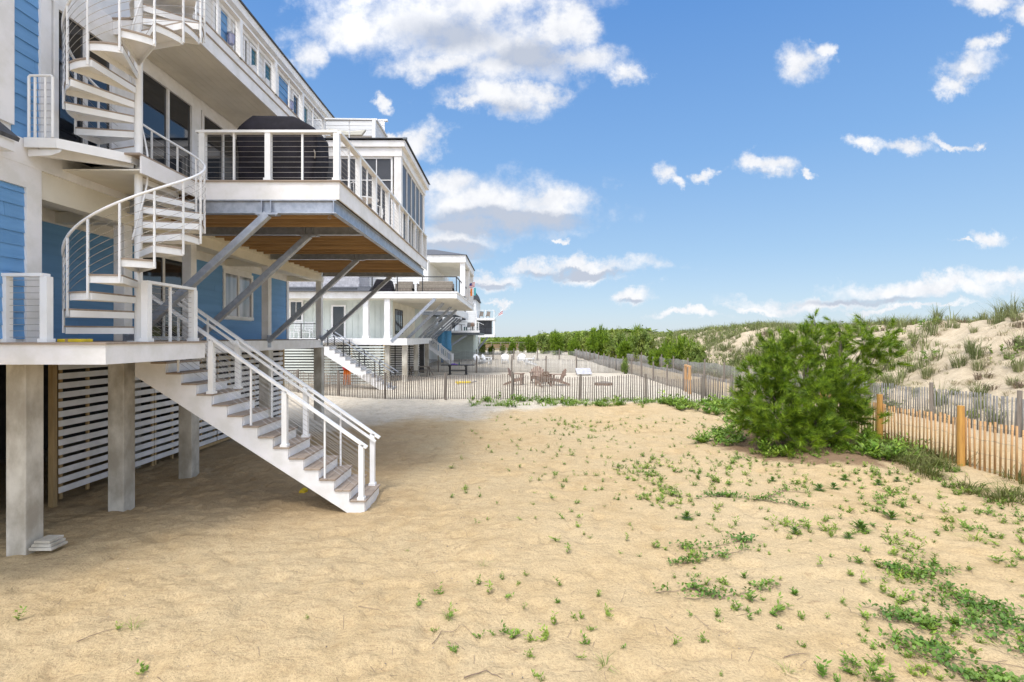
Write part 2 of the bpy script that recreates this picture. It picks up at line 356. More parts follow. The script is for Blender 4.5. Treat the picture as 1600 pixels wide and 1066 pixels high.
for (px_, py_, a, la, lb_, dp) in prints:
    i0, i1 = np.searchsorted(gx, [px_-.4, px_+.4]); j0, j1 = np.searchsorted(gy, [py_-.4, py_+.4])
    if i1-i0 < 2 or j1-j0 < 2: continue
    X_, Y_ = GXX[j0:j1, i0:i1]-px_, GYY[j0:j1, i0:i1]-py_; u_ = (X_*math.cos(a)+Y_*math.sin(a))/la; v_ = (-X_*math.sin(a)+Y_*math.cos(a))/lb_; q_ = u_*u_+v_*v_
    Z[j0:j1, i0:i1] += -dp*np.exp(-q_*q_)+dp*.45*np.exp(-(np.sqrt(q_)-1.35)**2*6)
Vg = np.stack([GXX.ravel(), GYY.ravel(), Z.ravel()], 1); nx = len(gx)
ii, jj = np.meshgrid(np.arange(nx-1), np.arange(len(gy)-1)); k0 = (jj*nx+ii).ravel()
Fg = np.stack([k0, k0+1, k0+1+nx, k0+nx], 1)
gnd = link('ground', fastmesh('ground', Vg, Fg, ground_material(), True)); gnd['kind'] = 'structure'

# ================================================================== BEACH HOUSE (nearest)
def rel(z): return E+z
XC = -7.0                                  # column line and upper wall plane
YN, YF = 5.0, 19.15
house = thing('beach_house', 'nearest house, three storeys with blue and white siding on concrete piles', 'house', (XC, 12, 0))
B = lambda *a: MB().box(*a)
# --- piles
for i, (x, y) in enumerate([(XC-.02, 7.42), (XC-.02, 9.30), (XC, 11.25), (XC, 14.85), (XC, 19.0), (-8.78, 9.35), (-8.78, 11.9), (-8.78, 14.9)]):
    x0 = x-.29; B(x0, x, y, y+.29, -.6, rel(-.38)).build('pile', CON, house, bevel=.012)
# --- lap siding, each board its own part
def siding(parent, x, y0, y1, z0, z1, pitch, m, holes=(), face=1, length=3.6):
    """boards on a wall facing +X at plane x, running along Y; holes = (y0,y1,z0,z1)"""
    z = z0; row = 0
    while z < z1-.02:
        h = min(pitch, z1-z); segs = [(y0, y1)]
        for (a, b_, c, d) in holes:
            if c < z+h*.6 and d > z+h*.4:
                segs = [q for s_ in segs for q in ((s_[0], min(s_[1], a)), (max(s_[0], b_), s_[1])) if q[1]-q[0] > .02]
        for a, b_ in segs:
            st = a-((row*1.37) % length); t = st
            while t < b_:
                p, q = max(t, a), min(t+length-.004, b_); t += length
                if q-p < .03: continue
                MB().prism([(x, p, z), (x+face*.024, p, z-.006), (x+face*.010, p, z+h-.002), (x, p, z+h-.002)], (0, q-p, 0)).build('siding_board', m, parent)
        z += pitch; row += 1
def window(parent, x, y0, y1, z0, z1, panes=2, fr=.07, glass=GLS, frame=WHT, depth=.05, face=1, name='window', curtain=False):
    f = MB(); f.box(x, x+face*depth, y0, y1, z1-fr, z1).box(x, x+face*(depth+.012), y0-.02, y1+.02, z0, z0+fr)
    f.box(x, x+face*depth, y0, y0+fr, z0+fr, z1-fr).box(x, x+face*depth, y1-fr, y1, z0+fr, z1-fr)
    w_ = (y1-y0-2*fr)/panes
    for k in range(1, panes): yy = y0+fr+k*w_; f.box(x, x+face*(depth-.01), yy-fr*.4, yy+fr*.4, z0+fr, z1-fr)
    fo = f.build(name, frame, parent)
    for k in range(panes):
        a = y0+fr+k*w_+(fr*.4 if k else 0); b_ = y0+fr+(k+1)*w_-(fr*.4 if k < panes-1 else 0)
        B(x+face*.006, x+face*.014, a, b_, z0+fr, z1-fr).build('pane', glass, fo)
    return fo
# lower storey: near block flush with the column line, porch behind it
siding(house, XC, YN, 7.36, rel(-.02), rel(2.15), .19, BLU)
B(XC-3, XC-.001, YN, 7.58, rel(-.34), rel(5.29)).build('near_wall', WSD, house)
B(XC, XC+.05, 7.36, 7.60, rel(-.07), rel(2.15)).build('corner_board', WHT, house)
B(XC, XC+.045, YN, 7.60, rel(2.15), rel(2.47)).build('frieze_board', WHT, house)
XW = -8.30
win1 = (14.75, 16.45, rel(.53), rel(1.97)); door1 = (11.3, 13.15, rel(-.07), rel(1.98))
siding(house, XW, 7.6, 18.95, rel(-.07), rel(2.06), .195, BLU, [win1, door1])
B(XW-.25, XW-.001, 7.6, 19.0, rel(-.07), rel(2.3)).build('porch_wall', WHT, house)
B(XW, XW+.035, 7.6, 19.0, rel(2.07), rel(2.30)).build('frieze_board', WHT, house)
B(XW-.02, XW+.045, 18.95, 19.12, rel(-.07), rel(2.06)).build('corner_board', WHT, house)
B(XW-4, XW, 18.98, 19.02, rel(-.07), rel(2.3)).build('end_wall', WHT, house)
wn = window(house, XW, *win1, panes=2, fr=.10, glass=mat('curtained_glass', (.05, .07, .06), .08, (.50, .50, .56), 2.2, spec=.9, stretch=(1, 1, .15), detail=1))
window(house, XW, *door1, panes=2, fr=.09, name='sliding_door')
# porch floor and the stepped rim boards seen below it
B(XW, XC-.15, 7.6, 19.1, rel(-.30), rel(-.07)).build('porch_floor', TRD, house)
for y in (14.84, 19.0):
    B(XW-.12, XC-.29, y, y+.1, rel(-.41), rel(-.10)).build('rim_beam', WHT, house)
B(XC-.28, XC+.02, 11.1, 19.1, rel(-.38), rel(-.10)).build('rim_beam', WHT, house)
# columns
for y in (9.32, 11.27, 14.87, 19.02):
    c_ = B(XC-.22, XC-.02, y, y+.2, rel(-.07), rel(2.06)).build('column', WHT, house, bevel=.006)
# beam along the column line, porch ceiling boards
B(XC-.24, XC+.01, 7.6, 19.2, rel(2.06), rel(2.47)).build('porch_beam', CRM, house)
for y in (9.3, 11.25, 14.85, 18.98): B(XW, XC-.24, y, y+.22, rel(2.08), rel(2.27)).build('cross_beam', CRM, house)
for k in range(8): B(XW+.002, XC-.24, 7.6+k*1.44, 7.6+k*1.44+1.432, rel(2.285), rel(2.30)).build('ceiling_panel', CRM, house)
# --- pent roof stub at the near end
pr = MB().prism([(XC, 5, rel(2.98)), (XC, 5, rel(2.86)), (XC+.30, 5, rel(2.66)), (XC+.32, 5, rel(2.71))], (0, 1.98, 0)).build('pent_roof', RFM, house)
B(XC+.051, XC+.27, 5, 6.95, rel(2.52), rel(2.66)).build('pent_fascia', WHT, house)
# --- second floor wall
B(XC-.25, XC-.001, 7.58, YF, rel(2.47), rel(5.62)).build('upper_wall', WHT, house)
B(XC, XC+.05, YN, 7.18, rel(2.98), rel(8.0)).build('wide_trim', WHT, house)
siding(house, XC, 7.18, 7.58, rel(2.86), rel(8.2), .20, BLU)
B(XC-3, XC-.001, YN, 7.58, rel(5.3), rel(8.2)).build('near_wall', WSD, house)
B(XC, XC+.05, 7.58, 7.76, rel(2.845), rel(8.2)).build('corner_board', WHT, house)
B(XC, XC+.05, 5, 19.1, rel(2.47), rel(2.84)).build('band_board', WHT, house)
for y0, y1, n in ((7.80, 9.0, 2), (9.60, 11.25, 2), (11.55, 14.1, 3), (14.3, 15.3, 1)):
    f = window(house, XC, y0, y1, rel(2.87), rel(5.12), panes=n, fr=.075, depth=.06, name='sliding_door')
    B(XC, XC+.035, y0-.1, y1+.1, rel(5.13), rel(5.28)).build('head_casing', WHT, f)
B(XC, XC+.04, 11.27, 11.53, rel(2.86), rel(5.28)).build('door_casing', WHT, house)
# --- third floor deck, soffit boards, fascia
XD3 = -5.63
for k in range(9):
    x0 = XC+.02+k*.146; B(x0, x0+.140, 9.05, 17.6, rel(5.365), rel(5.38)).build('soffit_board', CRM, house)
B(XC, XD3-.02, 9.06, 17.6, rel(5.382), rel(5.56)).build('upper_deck_floor', WHT, house)
B(XD3-.02, XD3+.01, 9.03, 15.9, rel(5.345), rel(5.60)).build('upper_fascia', WHT, house)
B(XC, XD3-.02, 9.03, 9.06, rel(5.345), rel(5.60)).build('upper_fascia', WHT, house)
B(XC, XD3+.03, 9.0, 15.9, rel(5.60), rel(5.625)).build('upper_deck_edge', TRD, house)
B(XD3-.04, XD3-.01, 9.06, 15.9, rel(5.627), rel(5.82)).build('upper_curb', WHT, house)
B(XD3-.06, XD3+.005, 9.06, 15.9, rel(5.822), rel(5.845)).build('curb_cap', TRD, house)
# --- third floor wall and its windows
B(XC-.25, XC-.031, 7.58, YF, rel(5.625), rel(8.15)).build('top_wall', WSD, house)
YW = lambda px: 5624/(797-px)
tops = [(330, 338, GLT), (361, 369, GLS), (378, 385.5, GLS), (388, 400.5, GLT), (410, 423, GLT), (455, 465, GLS), (471, 480, GLT), (487, 498, GLT)]
siding(house, XC-.03, YW(341), YW(355), rel(5.7), rel(7.95), .20, BLU)
siding(house, XC-.03, YW(433), YW(449), rel(5.7), rel(7.95), .20, BLU)
for a, b_, g_ in tops: window(house, XC-.03, YW(a), YW(b_), rel(5.75 if g_ is GLS else 6.3), rel(7.92), panes=1, fr=.07, glass=g_)
for px in (340, 355.5, 432, 450): y = YW(px); B(XC-.03, XC+.02, y-.05, y+.05, rel(5.7), rel(7.96)).build('trim_board', WHT, house)
siding(house, XC-.03, YW(356.5), YW(360), rel(5.7), rel(7.95), .20, WSD); siding(house, XC-.03, YW(401.5), YW(409), rel(5.7), rel(7.95), .20, WSD)
B(XC-.03, XC+.02, 7.6, YF, rel(7.97), rel(8.15)).build('frieze_board', WHT, house)
B(XC-.02, -6.74, 4.5, 19.85, rel(8.15), rel(8.17)).build('eave_soffit', WHT, house)
B(-6.77, -6.74, 4.5, 19.85, rel(8.17), rel(8.36)).build('eave_fascia', WHT, house)
rf = MB().prism([(-6.70, 4.4, rel(8.36)), (-6.70, 4.4, rel(8.40)), (-10.5, 4.4, rel(9.2)), (-10.5, 4.4, rel(9.1))], (0, 15.5, 0)).build('roof', RFM, house)
# --- lanterns on the third floor wall
for px, z in ((353, 7.38), (448, 7.30)):
    y = YW(px); L_ = MB().tube([(XC+.10, y, rel(z-.13)), (XC+.10, y, rel(z+.10))], [.07, .085], 10).build('wall_lantern', LAV, house)
    MB().tube([(XC+.10, y, rel(z+.101)), (XC+.10, y, rel(z+.16))], [.10, .03], 10).box(XC, XC+.11, y-.01, y+.01, rel(z+.16), rel(z+.18)).build('lantern_cap', GAL, L_)
# --- air conditioner-like vents under two windows
for px in (386, 405): y = YW(px); B(XC-.0, XC+.22, y-.10, y+.10, rel(7.05), rel(7.22)).build('exhaust_hood', WHT, house)

# ------------------------------------------------------------------ cable railing builder
def cable_rail(parent, pts, z, h, posts, thins, n=9, m=WHM, pw=.10, tw=.032, topm=None, cm=CBL, capw=.10, cap=.045, name='railing'):
    """pts = list of (x,y) corners; posts / thins = (x,y) positions; z = floor height"""
    root = MB()
    for a, b_ in zip(pts[:-1], pts[1:]): root.bar((a[0], a[1], z+h), (b_[0], b_[1], z+h), capw, cap)
    top = root.build(name, topm or m, parent)
    for (x, y) in posts:
        q = MB().box(x-pw/2, x+pw/2, y-pw/2, y+pw/2, z, z+h-cap/2); q.box(x-pw/2-.018, x+pw/2+.018, y-pw/2-.018, y+pw/2+.018, z, z+.05)
        q.build('post', m, top)
    for (x, y) in thins: MB().box(x-tw/2, x+tw/2, y-tw/2, y+tw/2, z, z+h-cap/2).build('baluster', m, top)
    c = MB()
    for k in range(n):
        zz = z+.07+(h-.14)*k/(n-1)
        for a, b_ in zip(pts[:-1], pts[1:]): c.tube([(a[0], a[1], zz), (b_[0], b_[1], zz)], .0032, 4, False)
    c.build('cables', cm, top)
    return top
Z3 = rel(5.82)
yy = [YW(0)*0+5.68*800/(797-p) for p in (340, 402.5, 427.5, 450, 470, 485)]
cable_rail(house, [(XD3-.03, 9.1), (XD3-.03, 15.55), (-4.1, 15.6)], Z3, .80, [(XD3-.03, y) for y in (9.1, 10.7, 12.3, 13.9)]+[(XD3-.03, 15.55), (-4.14, 15.6)], [(XD3-.03, y) for y in (9.9, 11.5, 13.1, 14.7)]+[(-4.9, 15.6)], 7)

# roof terrace over the porch: sided parapet, bench with cushions
B(XC, -4.08, 15.62, 16.9, rel(5.60), rel(5.82)).build('terrace_floor', WHT, house)
for k in range(8): B(XC+.3, -4.14, 16.90, 16.93, rel(5.83+k*.165), rel(5.83+k*.165+.155)).build('parapet_board', WSD, house)
for k in range(5): B(-4.13, -4.10, 15.68, 16.93, rel(5.83+k*.165), rel(5.83+k*.165+.155)).build('parapet_board', WSD, house)
MB().bar((-4.11, 15.6, rel(6.64)), (-4.11, 16.95, rel(6.64)), .12, .05).bar((-6.7, 16.95, rel(7.17)), (-4.05, 16.95, rel(7.17)), .12, .05).build('parapet_cap', WHT, house)
sofa = thing('outdoor_sofa', 'taupe outdoor sofa with a cream pillow on the roof terrace over the screened porch', 'sofa', (-5.2, 16.3, rel(5.82)))
MB().box(-6.3, -4.35, 16.0, 16.7, rel(5.83), rel(6.30)).box(-6.3, -4.35, 16.55, 16.75, rel(6.30), rel(6.52)).build('seat', CSH, sofa, bevel=.05)
MB().prism([(-5.75, 16.35, rel(6.45)), (-4.75, 16.35, rel(6.45)), (-4.62, 16.4, rel(6.66)), (-5.2, 16.4, rel(6.60)), (-5.82, 16.4, rel(6.70))], (0, .12, 0)).build('pillow', PIL, sofa, bevel=.03)

# ------------------------------------------------------------------ screened porch on the balcony
pc = thing('screened_porch', 'white screened porch with a low shingle roof on the far end of the balcony', 'porch', (-5, 17, rel(2.85)))
def by(x0, x1, y0, y1, z0, z1, n, m=WHT, **k): return B(x0, x1, y0, y1, rel(z0), rel(z1)).build(n, m, pc, **k)
by(-3.40, -3.19, 15.0, 15.21, 2.86, 5.30, 'corner_post'); by(-3.38, -3.20, 19.0, 19.18, 2.86, 5.30, 'corner_post')
by(-6.95, -3.17, 14.985, 15.18, 5.30, 5.555, 'header_beam'); by(-3.36, -3.17, 15.185, 19.2, 5.30, 5.555, 'header_beam')
by(-6.95, -3.07, 14.93, 15.1, 5.56, 5.74, 'fascia'); by(-3.25, -3.07, 15.105, 19.4, 5.56, 5.74, 'fascia')
by(-6.95, -3.41, 15.02, 19.1, 5.31, 5.36, 'ceiling', CRM)
for a, b_ in ((-6.9, -6.0), (-5.5, -4.45), (-4.40, -3.45)):
    f = MB(); fr = .05
    f.box(a, b_, 15.03, 15.09, rel(5.24), rel(5.30)).box(a, b_, 15.03, 15.09, rel(2.86), rel(2.96)).box(a, a+fr, 15.03, 15.09, rel(2.96), rel(5.24)).box(b_-fr, b_, 15.03, 15.09, rel(2.96), rel(5.24))
    mid = (a+b_)/2; f.box(mid-.012, mid+.012, 15.035, 15.085, rel(2.96), rel(5.24)).box(a+fr, b_-fr, 15.034, 15.086, rel(4.60), rel(4.625))
    fo = f.build('window', WHT, pc); MB().box(a+fr, b_-fr, 15.055, 15.065, rel(2.96), rel(5.24)).build('pane', SCR, fo)
for k in range(11): by(-6.0, -5.5, 15.0, 15.03, 2.87+k*.22, 2.87+k*.22+.212, 'siding_board', WSD)
ys = np.linspace(15.3, 18.98, 6)
for k in range(5):
    a, b_ = ys[k], ys[k+1]
    f = MB().box(-3.28, -3.22, a, a+.05, rel(2.9), rel(5.29)).box(-3.28, -3.22, b_-.02, b_+.03, rel(2.9), rel(5.29)).box(-3.28, -3.22, a+.05, b_-.02, rel(2.9), rel(2.98)).box(-3.28, -3.22, a+.05, b_-.02, rel(5.22), rel(5.29)).build('window', WHT, pc)
    MB().box(-3.255, -3.245, a+.05, b_-.02, rel(2.98), rel(5.22)).build('pane', SCR, f)
# roof: courses of shingles stepping up
for k in range(6):
    t0, t1 = k/6, (k+1)/6; ov = .22
    def q(t, dz_): return [(-7.0, 14.88+t*1.3, rel(5.76+t*.36)+dz_), (-3.03-t*1.2, 14.88+t*1.3, rel(5.76+t*.36)+dz_)]
    a = q(t0, .02); c_ = q(t1+.02, .0)
    MB().prism([a[0], a[1], c_[1], c_[0]], (0, 0, .02)).build('shingle_course', RFM, pc)
    MB().prism([(-3.03-t0*1.2, 14.88+t0*1.3, rel(5.76+t0*.36)+.02), (-3.03-t0*1.2, 19.45, rel(5.76+t0*.36)+.02), (-3.03-(t1+.02)*1.2, 19.45, rel(5.76+t1*.36)), (-3.03-(t1+.02)*1.2, 14.88+(t1+.02)*1.3, rel(5.76+t1*.36))], (0, 0, .02)).build('shingle_course', RFM, pc)
by(-3.12, -2.99, 14.86, 14.9, 5.75, 5.80, 'gutter_end', GLD)
# ------------------------------------------------------------------ cantilevered balcony
bal = thing('balcony', 'cantilevered white balcony on galvanised steel beams and diagonal braces', 'balcony', (-5, 14, rel(2.5)))
XB = -3.10; F2 = rel(2.85); FB = rel(2.50)
for k in range(28): x0 = -6.98+k*.1382; MB().box(x0, x0+.133, 9.33, 19.1, F2-.03, F2).build('deck_board', TRD, bal)
MB().box(-5.72, XB, 9.30, 9.33, FB, F2-.03).build('fascia', WHT, bal); MB().box(XB-.03, XB, 9.33, 19.15, FB, F2-.03).build('fascia', WHT, bal)
MB().box(-5.72, XB+.03, 9.27, 9.33, F2-.03, F2-.002).build('deck_edge', TRD, bal); MB().box(XB-.03, XB+.03, 9.33, 19.15, F2-.03, F2-.002).build('deck_edge', TRD, bal)
# walkway beside the spiral stair
MB().box(-6.985, -6.955, 9.45, 18.9, rel(2.30), rel(2.615)).build('ledger_board', CRM, bal)
MB().box(-6.98, -5.72, 7.9, 9.30, F2-.03, F2).build('walkway_boards', TRD, bal); MB().box(-5.75, -5.72, 7.95, 9.30, F2-.30, F2-.03).build('fascia', WHT, bal)
MB().box(-6.98, -5.75, 7.95, 9.30, F2-.26, F2-.24).build('walkway_soffit', CRM, bal)
YBm = (9.36, 11.3, 14.85, 18.98)
def ibeam(a, b_, zb, zt, w_=.14, m=GAL, ax='x', name='steel_beam'):
    q = MB()
    if ax == 'x':
        y = a[1]; q.box(a[0], b_[0], y-w_/2, y+w_/2, zb, zb+.016).box(a[0], b_[0], y-w_/2, y+w_/2, zt-.016, zt).box(a[0], b_[0], y-.006, y+.006, zb+.016, zt-.016)
    else:
        x = a[0]; q.box(x-w_/2, x+w_/2, a[1], b_[1], zb, zb+.016).box(x-w_/2, x+w_/2, a[1], b_[1], zt-.016, zt).box(x-.006, x+.006, a[1], b_[1], zb+.016, zt-.016)
    return q.build(name, m, bal)
for i, y in enumerate(YBm):
    ibeam((-6.95, y), (XB-.14, y), rel(2.25), rel(2.495), m=GAL)
    for dx_ in (-.07, .10): MB().box(-4.45+dx_, -4.435+dx_, y-.075, y-.0065, rel(2.267), rel(2.478)).build('stiffener', GAL, bal)
for a, b_ in zip(YBm[:-1], YBm[1:]): ibeam((XB-.11, a-.06), (XB-.11, b_-.08), rel(2.25), rel(2.495), ax='y', w_=.10)
for y0, y1 in zip(YBm[:-1], YBm[1:]):
    n = int(round((y1-y0)/.40))
    for k in range(1, n): y = y0+(y1-y0)*k/n; MB().box(-6.95, XB-.17, y-.022, y+.022, rel(2.35), rel(2.58)).build('joist', JST, bal)
    MB().box(-6.95, XB-.17, y0+.08, y1-.08, rel(2.60), rel(2.615)).build('underlayment', mat('deck_underside', (.13, .075, .04), .85, (.19, .11, .055), 4), bal)
for i, y in enumerate(YBm):
    a = Vector((-7.0, y-.02, rel(-.12))); b_ = Vector((-4.42, y-.02, rel(2.24)))
    MB().bar(a, b_, .127, .127).build('brace', GAL, bal, bevel=.008)
    q = MB().box(-4.62, -4.22, y-.075, y+.075, rel(2.225), rel(2.249))
    for xx in (-4.58, -4.26): q.tube([(xx, y-.05, rel(2.20)), (xx, y-.05, rel(2.28))], .014, 6)
    q.build('brace_plate', GAL, bal)
    MB().box(-7.0, -6.978, y-.11, y+.11, rel(-.30), rel(.06)).build('brace_foot', GAL, bal)
for (x, y) in ((-3.35, 9.5), (-3.30, 10.6)): MB().tube([(x+.03*math.cos(t), y, rel(2.22)+.03*math.sin(t)) for t in np.linspace(0, 2*pi, 9)], .006, 5, False).build('eye_hook', GAL, bal)
fr_p = [(-5.62, 9.37), (-4.42, 9.37), (-3.17, 9.37)]
sd_y = [10.63, 11.9, 13.15, 14.4, 15.65, 16.9, 18.1, 19.05]
cable_rail(bal, [(-5.72, 9.37), (-3.15, 9.37), (-3.15, 19.1)], F2, .90, fr_p+[(-3.15, y) for y in sd_y], [(-5.05, 9.37), (-3.80, 9.37)]+[(-3.15, y-.62) for y in sd_y], 9, capw=.12)

# ------------------------------------------------------------------ lower deck
ld = thing('lower_deck', 'small white lower deck on concrete piles carrying the spiral staircase', 'deck', (-6.2, 8, rel(-.2)))
ZD = rel(-.07)
for k in range(10): MB().box(-6.97+k*.144, -6.97+k*.144+.139, 7.03, 9.28, ZD-.026, ZD).build('deck_board', TRD, ld)
for k in range(26): y0 = 9.30+k*.144; MB().box(-6.98, -6.82, y0, y0+.139, ZD-.026, ZD).build('deck_board', TRD, ld) if y0 < 10.6 else None
MB().box(-7.6, -5.53, 7.0, 7.03, ZD-.305, ZD-.03).build('fascia', WHT, ld); MB().box(-5.56, -5.53, 7.03, 9.28, ZD-.305, ZD-.03).build('fascia', WHT, ld)
MB().box(-6.81, -5.56, 9.25, 9.28, ZD-.305, ZD-.03).build('fascia', WHT, ld)
MB().box(-7.6, -5.50, 6.97, 7.03, ZD-.028, ZD-.001).build('deck_edge', TRD, ld); MB().box(-5.56, -5.50, 7.03, 9.30, ZD-.028, ZD-.001).build('deck_edge', TRD, ld)
for k in range(6): MB().box(-6.97, -5.57, 7.3+k*.38, 7.34+k*.38, ZD-.27, ZD-.03).build('joist', JST, ld)
cable_rail(ld, [(-7.6, 7.09), (-6.42, 7.09)], ZD, .93, [(-6.98, 7.09), (-6.42, 7.09)], [], 10, capw=.125, name='front_railing')
cable_rail(ld, [(-5.61, 7.86), (-5.61, 9.08)], ZD, .92, [(-5.61, 7.90), (-5.61, 9.06)], [(-5.61, 8.45)], 10, capw=.11, name='side_railing')
yb = thing('yellow_package', 'small flat yellow package lying on the lower deck under the spiral treads', 'package', (-6.35, 7.4, ZD))
MB().box(-6.42, -6.04, 7.25, 7.42, ZD, ZD+.045).build('wrap', YEL, yb, bevel=.008); MB().box(-6.30, -6.26, 7.245, 7.425, ZD+.001, ZD+.048).build('strap', TAN, yb)

# ------------------------------------------------------------------ spiral staircase
sp = thing('spiral_staircase', 'white steel spiral staircase winding from the lower deck to the top floor', 'staircase', (-5.95, 8.2, ZD))
CX, CY, RS = -5.95, 8.2, .90; ST = math.radians(26)
def SP(r, th, z): return (CX+r*math.cos(th), CY-r*math.sin(th), z)
MB().tube([(CX, CY, ZD), (CX, CY, rel(9.2))], .057, 20).build('centre_pole', WHM, sp, smooth=False)
MB().tube([(CX, CY, ZD), (CX, CY, ZD+.012)], .15, 20).build('base_plate', WHM, sp)
rise1, rise2 = .2433, .229
def tread(th, z):
    a0, a1 = th+ST*.5, th-ST*.56; n = 5; ri = .06
    arc = lambda r, dz_: [SP(r, a0+(a1-a0)*k/n, z+dz_) for k in range(n+1)]
    inner = [SP(ri, a0, 0)[:2], SP(ri, a1, 0)[:2]]
    body = MB(); o_ = arc(RS-.02, -.034)
    body.prism([(inner[0][0], inner[0][1], z-.034)]+o_+[(inner[1][0], inner[1][1], z-.034)], (0, 0, .006))
    # edge plates front, back and outer
    for an in (a0, a1):
        d = .0
        body.bar(SP(ri, an, z-.074), SP(RS-.02, an, z-.074), .010, .095)
    for k in range(n):
        b1 = a0+(a1-a0)*k/n; b2 = a0+(a1-a0)*(k+1)/n
        body.bar(SP(RS-.018, b1, z-.076), SP(RS-.018, b2, z-.076), .010, .100)
    t = body.build('tread', WHM, sp)
    o_ = arc(RS, -.026)
    MB().prism([(inner[0][0], inner[0][1], z-.026)]+o_+[(inner[1][0], inner[1][1], z-.026)], (0, 0, .026)).build('tread_board', TRD, t)
def uprights(ks, z_of, th_of, top):
    for k in ks:
        th = th_of(k)-ST*.5; z = z_of(k); a = SP(RS+.012, th, 0)
        MB().box(a[0]-.012, a[0]+.012, a[1]-.012, a[1]+.012, z-.11, z+top+rise1*.5).build('upright', WHM, sp)
th1 = lambda k: math.radians(107)-(k-3)*ST; z1 = lambda k: ZD+rise1*k
for k in range(1, 12): tread(th1(k), z1(k))
th2 = lambda m: math.radians(107)-(m-5)*ST; z2 = lambda m: F2+rise2*m
for m_ in range(1, 12): tread(th2(m_), z2(m_))
def helix(th_of, z_of, k0, k1, r, dz_, rad, name, m, n=6, step=.1):
    ks = np.arange(k0, k1+1e-6, step)
    return MB().tube([SP(r, th_of(k)-ST*.5, z_of(k)+rise1*.5+dz_) for k in ks], rad, n)
uprights(range(1, 12), z1, th1, .90); uprights(range(1, 12), z2, th2, .90)
helix(th1, z1, .6, 11.6, RS+.012, .92, .020, '', WHM, 8).build('handrail', WHM, sp, smooth=True)
helix(th2, z2, .3, 11.5, RS+.012, .92, .020, '', WHM, 8).build('handrail', WHM, sp, smooth=True)
for j in range(7):
    helix(th1, z1, .6, 11.6, RS+.018, .10+.115*j, .0034, '', CBL, 4, .2).build('cable', CBL, sp)
    helix(th2, z2, .3, 11.5, RS+.018, .10+.115*j, .0034, '', CBL, 4, .2).build('cable', CBL, sp)
helix(th1, z1, 3, 12.0, .125, .75, .014, '', WHM, 6, .2).build('inner_handrail', WHM, sp, smooth=True)
helix(th2, z2, 1, 9, .125, .75, .014, '', WHM, 6, .2).build('inner_handrail', WHM, sp, smooth=True)
# landing at second floor level
lp = [(-6.93, 7.30), (-6.50, 7.33), (-5.90, 7.97), (-5.90, 8.4), (-6.95, 8.9)]
MB().prism([(x, y, F2-.03) for x, y in lp], (0, 0, .03)).build('landing', WHM, sp)
e = MB()
for a, b_ in zip(lp[:3], lp[1:4]): e.bar((a[0], a[1], F2-.07), (b_[0], b_[1], F2-.07), .012, .14)
e.build('landing_rim', WHM, sp)
MB().prism([(-6.93, 7.36, F2-.15), (-6.45, 7.36, F2-.15), (-6.47, 7.36, F2-.19), (-6.60, 7.36, F2-.235), (-6.93, 7.36, F2-.25)], (0, .012, 0)).build('landing_bracket', WHM, sp)
for (a, b_) in (((-6.93, 7.55), (-5.95, 8.1)), ((-6.93, 8.5), (-5.95, 8.35))): MB().bar((a[0], a[1], F2-.11), (b_[0], b_[1], F2-.11), .05, .15).build('landing_rib', WHM, sp)
g = MB(); gz = F2+.005   # small guard beside the wall
for x in (-6.88, -6.54): g.tube([(x, 7.32, gz), (x, 7.32, gz+.86)], .018, 8)
g.tube([(-6.88, 7.32, gz+.86), (-6.86, 7.32, gz+.885), (-6.56, 7.32, gz+.885), (-6.54, 7.32, gz+.86)], .018, 8).build('guard_frame', WHM, sp)
g = MB()
for x in (-6.79, -6.64): g.box(x-.013, x+.013, 7.31, 7.33, gz, gz+.86)
g.build('guard_bars', WHM, sp); g = MB()
for k in range(8): g.tube([(-6.88, 7.32, gz+.08+k*.1), (-6.54, 7.32, gz+.08+k*.1)], .004, 4)
g.build('guard_cables', CBL, sp)
# top platform
MB().prism([(CX, CY, rel(5.60)), (CX+.9, CY+.1, rel(5.60)), (XD3, 9.05, rel(5.60)), (-6.7, 9.05, rel(5.60)), (-6.4, 8.6, rel(5.60))], (0, 0, .03)).build('top_platform', WHM, sp)

# ------------------------------------------------------------------ beach stairs
bs = thing('beach_stairs', 'straight white stairs with tan treads going from the lower deck down to the sand', 'stairs', (-4.6, 9.8, 0))
Y0, Y1 = 9.32, 10.34; RUN, RIS = .2785, .1935; XR = lambda k: -2.63-RUN*(k-1); TZ = lambda k: -.06+RIS*k
NS = 15
for (ya, yb_) in ((Y0, Y0+.045), (Y1-.045, Y1)):
    top_ = [(XR(k)+.0, z_) for k in () for z_ in ()]
    pts = [(XR(1)-.02, -.12), (XR(1)-.02, TZ(1)-.035)]
    for k in range(1, NS+1):
        pts.append((XR(k+1)-.02, TZ(k)-.035))
        if k < NS: pts.append((XR(k+1)-.02, TZ(k+1)-.035))
    xe = XR(NS+1)-.02; pts.append((xe, TZ(NS)-.45)); pts.append((XR(1)-.30, -.12))
    MB().prism([(x, ya, z) for x, z in pts], (0, yb_-ya, 0)).build('stringer', WHT, bs)
for k in range(1, NS+1):
    for j in range(2):
        x1 = XR(k)+.012-j*.148; MB().box(x1-.143, x1, Y0-.025, Y1+.025, TZ(k)-.032, TZ(k)).build('tread', TRD, bs, bevel=.004)
for k in range(1, NS+2):
    zt = TZ(k)-.034; zb = TZ(k-1)+.002 if k > 1 else -.10
    MB().box(XR(k)-.03, XR(k)-.008, Y0+.047, Y1-.047, zb, zt).build('riser', WHT, bs)
zr = lambda x, h: TZ(1)+(XR(1)-x)*RIS/RUN+h
